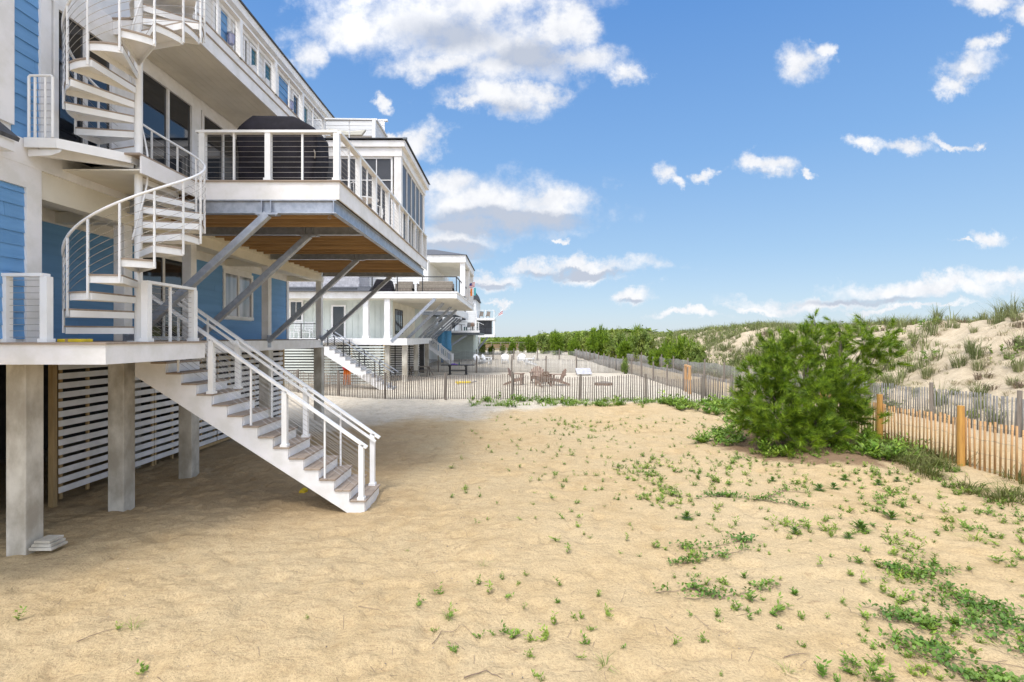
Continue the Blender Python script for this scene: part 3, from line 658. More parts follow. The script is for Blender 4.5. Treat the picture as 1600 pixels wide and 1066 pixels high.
for y, xs, th_, nm in ((Y0+.05, (-5.46, -4.12, -2.72), (-6.07, -4.74, -3.39), 'near_rail'), (Y1-.06, (-5.46, -4.10, -2.76), (-6.07, -4.78, -3.40), 'far_rail')):
    hr = MB().bar((-6.80, y, zr(-6.80, .985)), (-2.62, y, zr(-2.62, .955)), .09, .045).build('top_rail', WHM, bs)
    if nm == 'far_rail':
        MB().bar((-6.80, y-.075, zr(-6.80, .88)), (-2.68, y-.075, zr(-2.68, .85)), .035, .045).build('grab_rail', WHM, bs)
    for x in xs:
        k = int((XR(1)-x)/RUN)+1; z = TZ(k)
        q = MB().box(x-.045, x+.045, y-.045, y+.045, z, zr(x, .94)); q.box(x-.065, x+.065, y-.065, y+.065, z, z+.045); q.build('post', WHM, bs)
    for x in th_:
        k = int((XR(1)-x)/RUN)+1; z = TZ(k); MB().box(x-.015, x+.015, y-.015, y+.015, z, zr(x, .95)).build('baluster', WHM, bs)
    c = MB()
    for j in range(9): c.tube([(-6.8, y, zr(-6.8, .12+j*.092)), (-2.72, y, zr(-2.72, .12+j*.092))], .0032, 4, False)
    c.build('cables', CBL, bs)

# ------------------------------------------------------------------ slatted screen beneath the house
XS = -8.47
ss_ = thing('slatted_screen', 'white horizontal slat screen closing the space under the nearest house', 'screen', (XS, 14, 0))
panels = [(9.60, 12.15), (12.17, 13.35), (13.37, 14.75), (14.80, 16.9), (16.93, 19.05)]
slat_me = None
for pi_, (a, b_) in enumerate(panels):
    z = .12+.05*(pi_ < 2)
    k = 0
    while z < 2.74:
        MB().box(XS, XS+.02, a, b_, z, z+.112).build('slat', WHT, ss_); z += .178; k += 1
    for y in np.arange(a+.05, b_, .62): MB().box(XS-.045, XS-.002, y, y+.045, .05, 2.75).build('stud', TAN, ss_)
MB().box(XS-.1, XS-.01, 9.50, 9.59, -.2, 2.75).build('end_post', TAN, ss_); MB().box(XS-.06, XS+.03, 19.06, 19.16, -.2, 2.75).build('end_post', TAN, ss_)
gt = MB()
for z in (.55, 2.0): gt.box(XS+.021, XS+.034, 13.30, 13.42, z, z+.12)
gt.build('gate_hinge', GAL, ss_); MB().box(XS+.021, XS+.03, 13.2, 13.34, .9, 1.0).build('latch', BLK, ss_) if False else None
MB().box(XS-.03, XS+.0, 13.37, 16.9, .02, .10).build('skirt_board', TAN, ss_)
# crawl space shade: added dark walls and ceiling behind the slats
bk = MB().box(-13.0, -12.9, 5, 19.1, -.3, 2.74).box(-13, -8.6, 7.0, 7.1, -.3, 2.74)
bk.build('crawl_shade_wall', mat('crawl_shade_dark', (.05, .05, .05), .9, (.08, .075, .07), 3), house)
MB().box(-13, -8.5, 18.92, 18.97, -.3, 2.74).build('crawl_shade_wall', MT['crawl_shade_dark'], house)
MB().box(-13, -7.3, 5, 19.0, 2.745, 2.79).build('crawl_shade_ceiling', MT['crawl_shade_dark'], house)
# stack of pavers at the near pile
pv = thing('paver_stack', 'short stack of grey concrete pavers leaning at the base of the nearest pile', 'pavers', (-6.75, 7.5, 0))
for k in range(3): MB().box(-6.98+.02*k, -6.70-.03*k+.05, 7.42+.02*k, 7.70, .0+k*.045, .04+k*.045).build('paver', CON, pv, bevel=.005)
# yellow scrap under the stairs
ys_ = thing('yellow_scrap', 'crumpled yellow scrap on the sand under the beach stairs', 'scrap', (-4.2, 10.4, 0))
MB().prism([(-4.27, 10.35, hz(-4.2, 10.4)-.01), (-4.15, 10.33, hz(-4.2, 10.4)), (-4.12, 10.42, hz(-4.2, 10.4)), (-4.22, 10.46, hz(-4.2, 10.4)+.03)], (.01, 0, .05)).build('foil', YEL, ys_)

# ------------------------------------------------------------------ covered grill on the balcony
gr = thing('covered_grill', 'large barbecue under a black vinyl cover behind the front balcony railing', 'grill', (-4.55, 10.3, F2))
def loft(rings, n_sub=4):
    V = []; F = []; m_ = 0
    for (x0, x1, y0, y1, z, r) in rings:
        loop = []
        cs = [(x1-r, y1-r, 0), (x0+r, y1-r, pi/2), (x0+r, y0+r, pi), (x1-r, y0+r, 1.5*pi)]
        for cx, cy, t0 in cs:
            for k in range(5): t = t0+pi/2*k/4; loop.append((cx+r*math.cos(t), cy+r*math.sin(t), z))
        # straight runs subdivided
        full = []
        for i in range(20):
            a = loop[i]; b_ = loop[(i+1) % 20]; full.append(a)
            if i % 5 == 4:
                for s_ in range(1, 9): full.append(tuple(a[j]+(b_[j]-a[j])*s_/9 for j in range(3)))
        m_ = len(full); V += full
    for i in range(len(rings)-1):
        for k in range(m_): F.append((i*m_+k, i*m_+(k+1) % m_, (i+1)*m_+(k+1) % m_, (i+1)*m_+k))
    F.append(tuple((len(rings)-1)*m_+k for k in range(m_)))
    return V, F
rings = []
prof = [(0, -5.28, -3.86), (.35, -5.30, -3.82), (.75, -5.33, -3.79), (1.12, -5.35, -3.77), (1.19, -5.34, -3.79), (1.24, -5.30, -3.86), (1.34, -5.20, -4.02), (1.43, -5.12, -4.16), (1.46, -5.08, -4.22)]
zs = np.linspace(0, 1.46, 26)
for z in zs:
    x0 = np.interp(z, [p[0] for p in prof], [p[1] for p in prof]); x1 = np.interp(z, [p[0] for p in prof], [p[2] for p in prof])
    dp = np.interp(z, [0, 1.2, 1.46], [0, 0, .16]); rings.append((x0, x1, 9.95+dp*.6, 10.72-dp, F2+.03+z, .07))
V, F = loft(rings); V = np.array(V)
wr = fbm(V[:, 0]*3.2+V[:, 1]*2, V[:, 2]*1.3, 4, 77)*.075; wr2 = np.sin(V[:, 0]*17+fbm(V[:, 0]*2, V[:, 2]*2, 3, 5)*9)*.012*np.clip((F2+1.1-V[:, 2]), 0, 1)
V[:, 1] -= wr+wr2; V[:, 0] += fbm(V[:, 1]*3+4, V[:, 2]*2.4, 3, 78)*.06
q = MB(); q.add([tuple(v) for v in V], F); q.build('cover', RUB, gr, smooth=True)
MB().tube([(-3.80, 9.93, F2+.78), (-3.77, 9.90, F2+.70), (-3.79, 9.93, F2+.62)], .012, 6).build('strap_handle', CSH, gr)
# porch table and chair glimpsed through the railing
tb = thing('bistro_table', 'small white round bistro table on the balcony behind the side railing', 'table', (-3.75, 13.3, F2))
MB().tube([(-3.75, 13.3, F2+.70), (-3.75, 13.3, F2+.73)], .33, 20).build('table_top', PLW, tb); MB().tube([(-3.75, 13.3, F2), (-3.75, 13.3, F2+.70)], .03, 8).build('stem', PLW, tb)
MB().tube([(-3.75, 13.3, F2), (-3.75, 13.3, F2+.02)], .2, 14).build('foot', PLW, tb)
for (x, y, rz, d_) in ((-3.75, 12.5, 0, 'nearer'), (-3.75, 14.2, pi, 'farther')):
    ch = thing('bistro_chair', 'white wire bistro chair at the balcony table, the %s one' % d_, 'chair', (x, y, F2), 0, 'balcony bistro chairs')
    MB().tube([(x, y, F2+.44), (x, y, F2+.46)], .2, 14).build('seat', PLW, ch)
    s_ = -1 if rz == 0 else 1
    for a, c_ in ((-.15, -.15), (.15, -.15), (-.15, .15), (.15, .15)): MB().tube([(x+a*1.2, y+c_*1.2, F2), (x+a, y+c_, F2+.44)], .011, 6).build('leg', PLW, ch)
    bb = MB()
    for t in np.linspace(-.16, .16, 5): bb.tube([(x+t, y+s_*.18, F2+.46), (x+t, y+s_*.24, F2+.86-abs(t)*.5)], .008, 5)
    bb.tube([(x-.18, y+s_*.2, F2+.6), (x-.12, y+s_*.24, F2+.82), (x, y+s_*.24, F2+.87), (x+.12, y+s_*.24, F2+.82), (x+.18, y+s_*.2, F2+.6)], .011, 6).build('backrest', PLW, ch)

# ================================================================== NEIGHBOURING HOUSES
def lap(mb, axis_, p, a0, a1, z0, z1, pitch=.2, t=.03):
    """clapboards as geometry; axis 'y' = wall facing -Y at y=p, axis 'x' = wall facing +X at x=p"""
    z = z0
    while z < z1-.03:
        h = min(pitch, z1-z)
        if axis_ == 'y': mb.prism([(a0, p, z), (a0, p-t, z-.004), (a0, p-.008, z+h-.003), (a0, p, z+h-.003)], (a1-a0, 0, 0))
        else: mb.prism([(p, a0, z), (p+t, a0, z-.004), (p+.008, a0, z+h-.003), (p, a0, z+h-.003)], (0, a1-a0, 0))
        z += pitch
def winY(parent, x0, x1, y, z0, z1, n=1, fr=.07, glass=GLS, frame=WHT, rows=1, name='window'):
    f = MB().box(x0, x1, y-.06, y, z1-fr, z1).box(x0, x1, y-.06, y, z0, z0+fr).box(x0, x0+fr, y-.058, y, z0+fr, z1-fr).box(x1-fr, x1, y-.058, y, z0+fr, z1-fr)
    for k in range(1, n): xx = x0+(x1-x0)*k/n; f.box(xx-.02, xx+.02, y-.055, y, z0+fr, z1-fr)
    for k in range(1, rows): zz = z0+(z1-z0)*k/rows; f.box(x0+fr, x1-fr, y-.054, y, zz-.015, zz+.015)
    fo = f.build(name, frame, parent); MB().box(x0+fr, x1-fr, y-.02, y-.01, z0+fr, z1-fr).build('pane', glass, fo); return fo
NB_ = lambda n, lab, loc: thing(n, lab, 'house', loc)
# ---- house A
A = NB_('neighbour_house', 'second house along the row, with dark hipped porch roof and black railings', (-10, 40, 0))
YA = 34.5
MB().box(-24, -8.6, YA+3.0, 50, rel(-.4), rel(6.0)).build('body', BNB, A)
MB().box(-24, -8.05, YA-.02, YA+.1, rel(-.52), rel(-.08)).box(-8.05, -6.95, YA-.02, YA+.1, rel(-.54), rel(-.08)).box(-7.05, -6.95, YA+.1, 44, rel(-.54), rel(-.08)).build('porch_fascia', WHT, A)
MB().box(-24, -7.05, YA+.1, 46, rel(-.3), rel(-.1)).build('porch_floor', WHT, A)
MB().box(-24, -8.3, YA+1.7, YA+1.8, rel(-.1), rel(2.6)).build('porch_wall', BNB, A)
bt = MB()
for x in np.arange(-15.2, -8.4, .40): bt.box(x, x+.05, YA+1.675, YA+1.70, rel(-.1), rel(2.6))
bt.build('batten', BNB, A, kind='stuff')
winY(A, -12.62, -11.6, YA+1.67, rel(-.1), rel(2.28), 1, .12, GLS, name='door'); winY(A, -15.6, -14.6, YA+1.67, rel(1.1), rel(2.6), 2, .12)
MB().box(-8.62, -8.55, YA+1.8, 46, rel(-.1), rel(2.6)).build('side_wall', CRM, A)
for y0 in (38.0,): window(A, -8.55, y0, y0+2.6, rel(.25), rel(2.1), panes=4, fr=.07, glass=GLS, frame=BLK)
for x in (-9.95, -8.5): MB().box(x, x+.36, YA+.1, YA+.46, rel(-.08), rel(2.6)).box(x-.04, x+.40, YA+.06, YA+.5, rel(-.08), rel(.12)).build('column', WHT, A)
for x, y in ((-12.3, 35.2), (-9.9, 36.0), (-9.2, YA+.3), (-8.55, YA+.3), (-7.35, YA+.3), (-7.35, 39), (-7.35, 44), (-12.6, YA+.3)): MB().box(x, x+.34, y, y+.34, -.4, rel(-.52)).build('pile', CON, A)
# deck above: fascia, cream ceiling, shingled upper wall with skirt roof
MB().box(-24, -3.58, YA-.05, YA+.02, rel(2.62), rel(2.98)).box(-3.66, -3.58, YA+.02, 50.4, rel(2.62), rel(2.98)).build('deck_fascia', WHT, A)
MB().box(-24, -3.52, YA-.09, YA+.02, rel(2.985), rel(3.07)).box(-3.66, -3.52, YA+.02, 50.4, rel(2.985), rel(3.07)).build('deck_edge', WHT, A)
MB().box(-24, -3.70, YA+.03, 50.3, rel(2.60), rel(2.70)).build('deck_ceiling', CRM, A)
MB().box(-15.6, -10.3, YA-.25, YA+.5, rel(3.08), rel(3.30)).prism([(-15.6, YA-.45, rel(3.08)), (-15.6, YA+.4, rel(3.45)), (-15.6, YA+.4, rel(3.08))], (6.2, 0, 0)).build('skirt_roof', RFM, A)
sh = MB()
for r_ in range(12):
    for k in range(34):
        x = -15.6+k*.155+(r_ % 2)*.07; sh.box(x, x+.148, YA+.38, YA+.402+.003*((k*7+r_*3) % 4), rel(3.42+r_*.2), rel(3.42+r_*.2+.193))
sh.build('wall_shingles', SHG, A, kind='stuff')
MB().box(-24, -10.3, YA+.4, YA+3.0, rel(3.0), rel(6.0)).build('upper_wall', SHG, A)
lw = MB(); lap(lw, 'y', YA+3.0, -10.3, -6.0, rel(3.07), rel(5.6), .2); lw.build('rear_siding', WSD, A)
MB().box(-10.3, -6.0, YA+3.01, 50, rel(3.0), rel(5.7)).build('upper_body', WSD, A)
# roofed part
MB().box(-10.3, -3.3, 37.95, 38.1, rel(5.55), rel(6.08)).box(-3.42, -3.3, 38.1, 47, rel(5.55), rel(6.08)).build('roof_fascia', WHT, A)
MB().box(-10.3, -3.43, 38.1, 47, rel(5.58), rel(5.63)).build('roof_ceiling', CRM, A)
MB().add([(-3.2, 37.85, rel(6.1)), (-10.5, 37.85, rel(6.1)), (-10.5, 47.2, rel(6.1)), (-3.2, 47.2, rel(6.1)), (-6.1, 41.2, rel(7.05)), (-10.5, 41.2, rel(7.05)), (-6.1, 43.5, rel(7.05)), (-10.5, 43.5, rel(7.05))],
         [(0, 1, 5, 4), (0, 4, 6, 3), (3, 6, 7, 2), (4, 5, 7, 6), (0, 3, 2, 1)]).build('roof', RFM, A)
for y in (38.1, 42.5, 46.6): MB().box(-3.72, -3.36, y, y+.36, rel(3.07), rel(5.55)).build('column', WHT, A)
for y in (34.65, 39.0, 44.0, 48.5): MB().bar((-8.0, y-.1, rel(-.30)), (-5.05, y-.1, rel(2.60)), .20, .20).build('brace', GAL, A)
cable_rail(A, [(-10.2, YA+.02), (-3.62, YA+.02), (-3.62, 50.2)], rel(3.07), 1.0, [(x, YA+.02) for x in (-9.3, -7.6, -5.9, -3.62)]+[(-3.62, y) for y in (36.6, 38.6, 41, 44, 47, 50.2)], [], 7, BLK, .06, .03, BLK, BLK, .07, .05, name='black_railing')
cable_rail(A, [(-15.4, YA+.05), (-13.0, YA+.05)], rel(-.08), 1.0, [(-15.3, YA+.05), (-14.1, YA+.05), (-13.0, YA+.05)], [], 7, BLK, .06, .03, BLK, BLK, .06, .05, name='black_railing')
def deck_sofa(x, y, z, w_, lab, n='deck_sofa'):
    t = thing(n, lab, 'sofa', (x, y, z))
    q = MB().box(x, x+w_, y, y+.75, z+.12, z+.30)
    for xx in (x, x+w_-.06): q.box(xx, xx+.06, y, y+.7, z, z+.62)
    q.box(x+.06, x+w_-.06, y+.68, y+.74, z+.3, z+.62).build('frame', OPT, t)
    MB().box(x+.08, x+w_-.08, y+.02, y+.66, z+.30, z+.46).build('seat_cushion', CSH, t, bevel=.03)
    MB().box(x+.08, x+w_-.08, y+.45, y+.66, z+.47, z+.82).build('back_cushion', CSH, t, bevel=.04)
deck_sofa(-6.4, 35.1, rel(3.07), 2.5, 'long outdoor sofa behind the black deck railing of the second house')
deck_sofa(-7.9, 35.2, rel(3.07), 1.2, 'short outdoor armchair left of the long sofa behind the black deck railing', 'deck_armchair')
cg = thing('covered_umbrella_table', 'dark covered patio furniture on the second house deck behind the brace', 'furniture cover', (-9.3, 35.3, rel(3.07)))
MB().prism([(-9.6, 35.1, rel(3.07)), (-8.0, 35.1, rel(3.07)), (-8.25, 35.1, rel(3.95)), (-9.2, 35.1, rel(3.98))], (0, .9, 0)).build('cover', RUB, cg, bevel=.06)
# rocking chairs on the lower porch
def rocker(x, y, z, lab):
    t = thing('rocking_chair', lab, 'chair', (x, y, z), 0, 'white rocking chairs on the second house porch')
    q = MB()
    for s_ in (-.29, .29):
        q.tube([(x+s_, y-.45, z+.10), (x+s_, y-.2, z+.03), (x+s_, y+.1, z+.03), (x+s_, y+.5, z+.12)], .02, 5)
    q.build('rocker', PLW, t)
    for s_ in (-.29, .29):
        for yy_, hh in ((-.3, .62), (.25, .45)): MB().box(x+s_-.022, x+s_+.022, y+yy_-.022, y+yy_+.022, z+.04, z+hh).build('leg', PLW, t)
        MB().box(x+s_-.045, x+s_+.045, y-.38, y+.3, z+.62, z+.645).build('armrest', PLW, t)
    MB().box(x-.28, x+.28, y-.32, y+.22, z+.40, z+.43).build('seat', PLW, t)
    b_ = MB()
    for s_ in (-.27, .27): b_.bar((x+s_, y+.24, z+.42), (x+s_, y+.42, z+1.2), .045, .045)
    b_.build('back_post', PLW, t)
    for k in range(6): zz = z+.55+k*.115; MB().bar((x-.25, y+.27+(zz-z-.5)*.22, zz), (x+.25, y+.27+(zz-z-.5)*.22, zz), .02, .06).build('back_slat', PLW, t)
rocker(-14.65, 35.1, rel(-.1), 'white rocking chair on the second house porch, left of the pair')
rocker(-13.95, 35.2, rel(-.1), 'white rocking chair on the second house porch, right of the pair')
# stairs with black railing
st = thing('neighbour_stairs', 'white stairs with black cable railing coming down from the second house porch', 'stairs', (-8.7, 29.8, 0))
ya, yb_ = 29.3, 30.5; n_ = 13; x1 = -6.75; rn = .30; rs_ = .2
for y in (ya, yb_-.05):
    pts = [(x1, -.1), (x1, rs_-.03)]
    for k in range(1, n_+1):
        pts.append((x1-rn*k, rs_*k-.03))
        if k < n_: pts.append((x1-rn*k, rs_*(k+1)-.03))
    pts += [(x1-rn*n_, rs_*n_-.5), (x1-.45, -.1)]
    MB().prism([(x, y, z) for x, z in pts], (0, .05, 0)).build('stringer', WHT, st)
for k in range(n_):
    MB().box(x1-rn*(k+1)-.01, x1-rn*k+.02, ya-.02, yb_+.02, rs_*(k+1)-.028, rs_*(k+1)).build('tread', mat('grey_decking', (.36, .35, .34), .7, (.44, .43, .42), 4), st)
    MB().box(x1-rn*k-.04, x1-rn*k-.015, ya+.06, yb_-.06, rs_*k+.002, rs_*(k+1)-.03).build('riser', WHT, st)
for y in (ya+.04, yb_-.05):
    r_ = MB().bar((x1-rn*n_, y, rs_*n_+.95), (x1+.1, y, 1.05), .05, .05).build('handrail', GAL, st)
    for k in range(0, n_+1, 3): x = x1-rn*k-.1; MB().box(x-.025, x+.025, y-.025, y+.025, rs_*k, rs_*k+1.12).build('post', BLK, r_)
    c = MB()
    for j in range(7): c.tube([(x1-rn*n_, y, rs_*n_+.1+j*.12), (x1, y, .2+j*.12)], .005, 4, False)
    c.build('cables', BLK, r_)
MB().box(-13.0, x1-rn*n_, ya, YA, rel(-.32), rel(-.1)).build('landing', WHT, st)
# slat screens under it
s2 = thing('neighbour_slat_screen', 'weathered white slat screen under the second house behind the orange float', 'screen', (-11.5, 33, 0))
for k in range(14):
    z = .1+k*.178; MB().box(-15.0, -8.1, 33.0, 33.03, z, z+.10).build('slat', BNB, s2)
for x in (-14.9, -12.5, -10.3, -8.2): MB().box(x, x+.1, 33.04, 33.14, -.2, 2.6).build('stud', TAN, s2)
s3 = thing('grey_slat_screen', 'white slat screen with black stiles under the second house deck, right of its stairs', 'screen', (-8, 40, 0))
for k in range(14): z = .1+k*.178; MB().box(-9.9, -7.1, 40.0, 40.03, z, z+.11).build('slat', WHT, s3)
for x in (-9.6, -9.0, -8.4, -7.9): MB().box(x, x+.06, 39.93, 39.98, 0, 2.6).build('stile', BLK, s3)
MB().box(-24, -7.4, 44, 44.1, -.3, 2.6).build('crawl_shade_wall', MT['crawl_shade_dark'], A)  # added dark panel standing in for the shade under this house
ob = thing('orange_float', 'orange pool float with a red top hanging by the slat screen of the second house', 'float', (-10.05, 31.6, .1))
zf = hz(-10, 31.6)
for k in range(4): MB().tube([(-10.28+k*.135, 31.6, zf+.05), (-10.25+k*.12, 31.6, zf+.6), (-10.20+k*.10, 31.6, zf+1.05)], [.05, .062, .05], 8).build('noodle', ONG, ob, smooth=True)
MB().tube([(-10.06, 31.5, zf+1.0), (-10.06, 31.5, zf+1.12), (-10.06, 31.5, zf+1.28), (-10.06, 31.5, zf+1.33)], [.22, .26, .20, .08], 10).build('float_top', RED, ob, smooth=True)
# ---- house B
Bh = NB_('third_house', 'third house along the row, white with a steel-framed deck on many diagonal braces', (-9, 60, 0))
MB().box(-24, -9.6, 52.5, 68, rel(-3.3), rel(6.0)).build('body', WSD, Bh)
lw = MB(); lap(lw, 'y', 52.48, -12.5, -9.6, rel(-3.0), rel(2.3), .2, .03); lw.build('front_siding', WSD, Bh)
MB().box(-12.5, -5.6, 52, 52.12, rel(2.25), rel(2.6)).build('steel_beam', GAL, Bh)
MB().box(-24, -5.5, 52.13, 67, rel(2.62), rel(2.9)).build('deck_floor', GLD, Bh)
MB().box(-24, -5.45, 51.95, 52.12, rel(2.62), rel(3.1)).box(-5.6, -5.45, 52.13, 67, rel(2.3), rel(3.1)).build('deck_fascia', WHT, Bh)
for i in range(6):
    y = 52.3+i*2.7; MB().bar((-9.7, y, rel(-.9)), (-6.2, y, rel(2.25)), .2, .2).build('brace', GAL, Bh)
for i, (x, y) in enumerate(((-10.35, 53), (-10.3, 56), (-10.2, 59), (-10.1, 62), (-9.9, 65))): MB().box(x, x+.25, y-.0, y+.25, -.3, rel(2.2)).build('steel_post', GAL, Bh)
winY(Bh, -11.2, -10.2, 52.45, rel(-.2), rel(1.6), 2, .1)
s4 = thing('white_baluster_stairs', 'white wooden stairs with balusters beneath the third house', 'stairs', (-8, 57.6, 0))
for y in (57.2, 58.4):
    MB().prism([(-6.5, y, -.1), (-6.5, y, .2), (-9.6, y, 2.7), (-9.6, y, 2.2)], (0, .06, 0)).build('stringer', WHT, s4)
    MB().bar((-9.6, y, 3.6), (-6.5, y, 1.1), .08, .08).build('handrail', WHT, s4)
    for x in (-9.5, -7.9, -6.5): zz = .1+(-6.5-x)*.806; MB().box(x-.07, x+.07, y-.07, y+.07, zz, zz+1.15).build('newel_post', WHT, s4)
    for x in np.arange(-9.3, -6.6, .2): zz = .1+(-6.5-x)*.806; MB().box(x-.02, x+.02, y-.02, y+.02, zz, zz+.95).build('baluster', WHT, s4)
for k in range(13): MB().box(-6.8-k*.24, -6.52-k*.24, 57.26, 58.4, .15+k*.195, .18+k*.195).build('tread', MT['grey_decking'], s4)
# ---- house C (pale green base, small deck)
Ch = NB_('fourth_house', 'fourth house along the row, pale green lap siding with a low furnished deck', (-8, 72, 0))
MB().box(-20, -5.0, 70.02, 80, -.3, rel(.3)).build('body', GSD, Ch)
lw = MB(); lap(lw, 'y', 70, -8.9, -5.0, 0, rel(.3), .42, .05); lw.build('front_siding', GSD, Ch)
MB().box(-8.8, -3.72, 62, 74, rel(.28), rel(.55)).build('deck_floor', GLD, Ch); MB().box(-8.8, -3.68, 61.9, 61.98, rel(.56), rel(.80)).build('deck_fascia', WHT, Ch)
MB().box(-20, -8.2, 74, 82, rel(.6), rel(7)).build('upper_body', WSD, Ch); winY(Ch, -10.5, -9.6, 73.9, rel(1.2), rel(3.0), 1, .12)
MB().bar((-7.2, 62.4, rel(-1.0)), (-5.3, 62.4, rel(.25)), .2, .2).build('brace', GAL, Ch)
for x in (-8.4, -7.6): MB().box(x, x+.28, 62.3, 62.6, -.3, rel(.27)).build('post', mat('blue_column', (.10, .19, .33), .6), Ch)
cable_rail(Ch, [(-8.7, 62.0), (-3.8, 62.0), (-3.8, 73.8)], rel(.8), 1.0, [(x, 62.0) for x in (-8.7, -7.1, -5.4, -3.8)], [], 5, WHT, .08, .03, None, CBL, .08, .06)
def small_table_set(x, y, z, lab):
    t = thing('deck_dining_set', lab, 'table', (x, y, z))
    MB().tube([(x, y, z+.72), (x, y, z+.76)], .5, 14).build('table_top', OPT, t); MB().tube([(x, y, z), (x, y, z+.72)], .05, 6).build('stem', OPT, t)
small_table_set(-6.0, 63.4, rel(.8), 'small dark round table on the low deck of the fourth house')
for i, (x, w_) in enumerate(((-7.1, 'leftmost'), (-5.1, 'rightmost'))):
    t = thing('deck_chair', 'grey deck chair on the low deck of the fourth house, %s of the pair' % w_, 'chair', (x, 63.2, rel(.8)), 0, 'deck chairs of the fourth house')
    MB().box(x-.25, x+.25, 63, 63.5, rel(1.2), rel(1.25)).build('seat', GRY, t); MB().bar((x, 63.5, rel(1.25)), (x+.05, 63.75, rel(1.85)), .5, .04, (0, 1, 0)).build('backrest', GRY, t)
    for a in (-.22, .22):
        for c_ in (63.02, 63.46): MB().box(x+a-.02, x+a+.02, c_-.02, c_+.02, rel(.8), rel(1.2)).build('leg', GRY, t)
up_ = thing('brown_patio_heater', 'brown-topped patio stand at the right end of the low deck of the fourth house', 'heater', (-4.6, 62.8, rel(.8)))
MB().tube([(-4.6, 62.8, rel(.8)), (-4.6, 62.8, rel(1.3))], .12, 8).build('stem', GRY, up_); MB().tube([(-4.6, 62.8, rel(1.3)), (-4.6, 62.8, rel(1.65)), (-4.6, 62.8, rel(1.8))], [.26, .26, .1], 10).build('hood', ADB, up_)
tw = thing('blue_towel', 'blue beach towel draped over the post of the low deck', 'towel', (-8.2, 60.5, rel(0)))
V = []; F = []
for i in range(9):
    for j in range(10):
        V.append((-8.55+i*.2+.03*math.sin(j), 60.5+.10*math.sin(i*1.9), rel(.75)-j*.24-.06*abs(i-4)*(j > 7)))
for i in range(8):
    for j in range(9): F.append((i*10+j, (i+1)*10+j, (i+1)*10+j+1, i*10+j+1))
to = MB().add(V, F).build('cloth', TWL, tw, smooth=True); sm = to.modifiers.new('thickness', 'SOLIDIFY'); sm.thickness = .02
# ---- house D (tower with two decks)
Dh = NB_('fifth_house', 'farthest house of the row, pale tower with two stacked decks at its right', (-6, 84, 0))
MB().box(-12, -5.5, 83.05, 95, -.3, rel(6.1)).build('body', WSD, Dh); lw = MB(); lap(lw, 'y', 83, -8, -5.5, rel(1.3), rel(6.1), .3, .04); lw.build('front_siding', WSD, Dh)
MB().prism([(-8.1, 82.6, rel(6.1)), (-5.2, 82.6, rel(6.1)), (-5.6, 82.6, rel(7.3)), (-7.4, 82.6, rel(7.3))], (0, 10, 0)).build('roof', RFM, Dh)
winY(Dh, -7.9, -7.05, 82.9, rel(2.6), rel(5.0), 1, .12, GLS); winY(Dh, -7.6, -6.9, 82.9, rel(.0), rel(1.8), 1, .12, GLT)
for z0, z1 in ((2.75, 3.1), (.0, .45)): MB().box(-5.45, -2.5, 82.5, 90, rel(z0), rel(z1)).build('deck_slab', WHT, Dh)
for x, y in ((-5.7, 82.6), (-2.75, 82.6)): MB().box(x, x+.3, y, y+.3, -.3 if x < -5 else rel(.45), rel(2.75)).build('column', WHT, Dh)
MB().bar((-5.4, 82.7, rel(-2.2)), (-3.6, 82.7, rel(0)), .3, .3).build('brace', GLD, Dh)
cable_rail(Dh, [(-5.4, 82.6), (-2.6, 82.6), (-2.6, 90)], rel(3.1), 1.25, [(-5.4, 82.6), (-4, 82.6), (-2.6, 82.6)], [], 4, WHT, .1, .03, None, CBL, .08, .06)
cable_rail(Dh, [(-5.4, 82.65), (-2.6, 82.65)], rel(.45), 1.1, [(-4, 82.65)], [], 3, BLK, .08, .03, None, CBL, .08, .06)
MB().box(-5.2, -3.0, 84.5, 84.6, rel(.46), rel(2.7)).build('screen_panel', SCR, Dh)
for i, x in enumerate((-4.7, -3.6)):
    t = thing('upper_deck_chair', 'dark lounge chair on the top deck of the farthest house, %s one' % ('left' if i == 0 else 'right'), 'chair', (x, 83.3, rel(3.1)), 0, 'top deck chairs of the farthest house')
    MB().box(x-.35, x+.35, 83.0, 83.6, rel(3.4), rel(3.5)).build('seat', OPT, t); MB().bar((x, 83.6, rel(3.5)), (x+.1, 83.9, rel(4.2)), .6, .06, (0, 1, 0)).build('backrest', OPT, t)
    for a in (-.3, .3):
        for c_ in (83.05, 83.55): MB().box(x+a-.03, x+a+.03, c_-.03, c_+.03, rel(3.1), rel(3.4)).build('leg', OPT, t)
# flags
def flag(x, y, z, w_, h_, cols, lab, n='flag', tilt=0.0, pole=None):
    t = thing(n, lab, 'flag', (x, y, z))
    for i, (c_, v) in enumerate(cols):
        a0, a1 = i/len(cols), (i+1)/len(cols)
        if v == 'h': pts = [(x, y, z-h_*a0), (x+w_, y+.1, z-h_*a0+tilt), (x+w_, y+.1, z-h_*a1+tilt), (x, y, z-h_*a1)]
        else: pts = [(x+w_*a0, y+.1*i, z+tilt*a0), (x+w_*a1, y+.1*(i+1), z+tilt*a1), (x+w_*a1, y+.1*(i+1), z-h_+tilt*a1), (x+w_*a0, y+.1*i, z-h_+tilt*a0)]
        MB().prism(pts, (0, .012, 0)).build('stripe', c_, t)
    if pole: MB().tube(pole, .025, 6).build('pole', WHT, t)
    return t
CR = mat('flag_red', (.50, .04, .05)); CW = mat('flag_white', (.75, .75, .75)); CN = mat('flag_navy', (.03, .05, .20)); CO = mat('flag_orange', (.80, .22, .03)); CT = mat('flag_teal', (.05, .45, .50))
ff = flag(-3.25, 41, rel(4.3), .42, .36, [(CR, 'h'), (CW, 'h')]*3+[(CR, 'h')], 'small striped flag with a navy corner above the second house deck', tilt=.12, pole=[(-3.6, 41, rel(3.6)), (-3.2, 41, rel(4.35))])
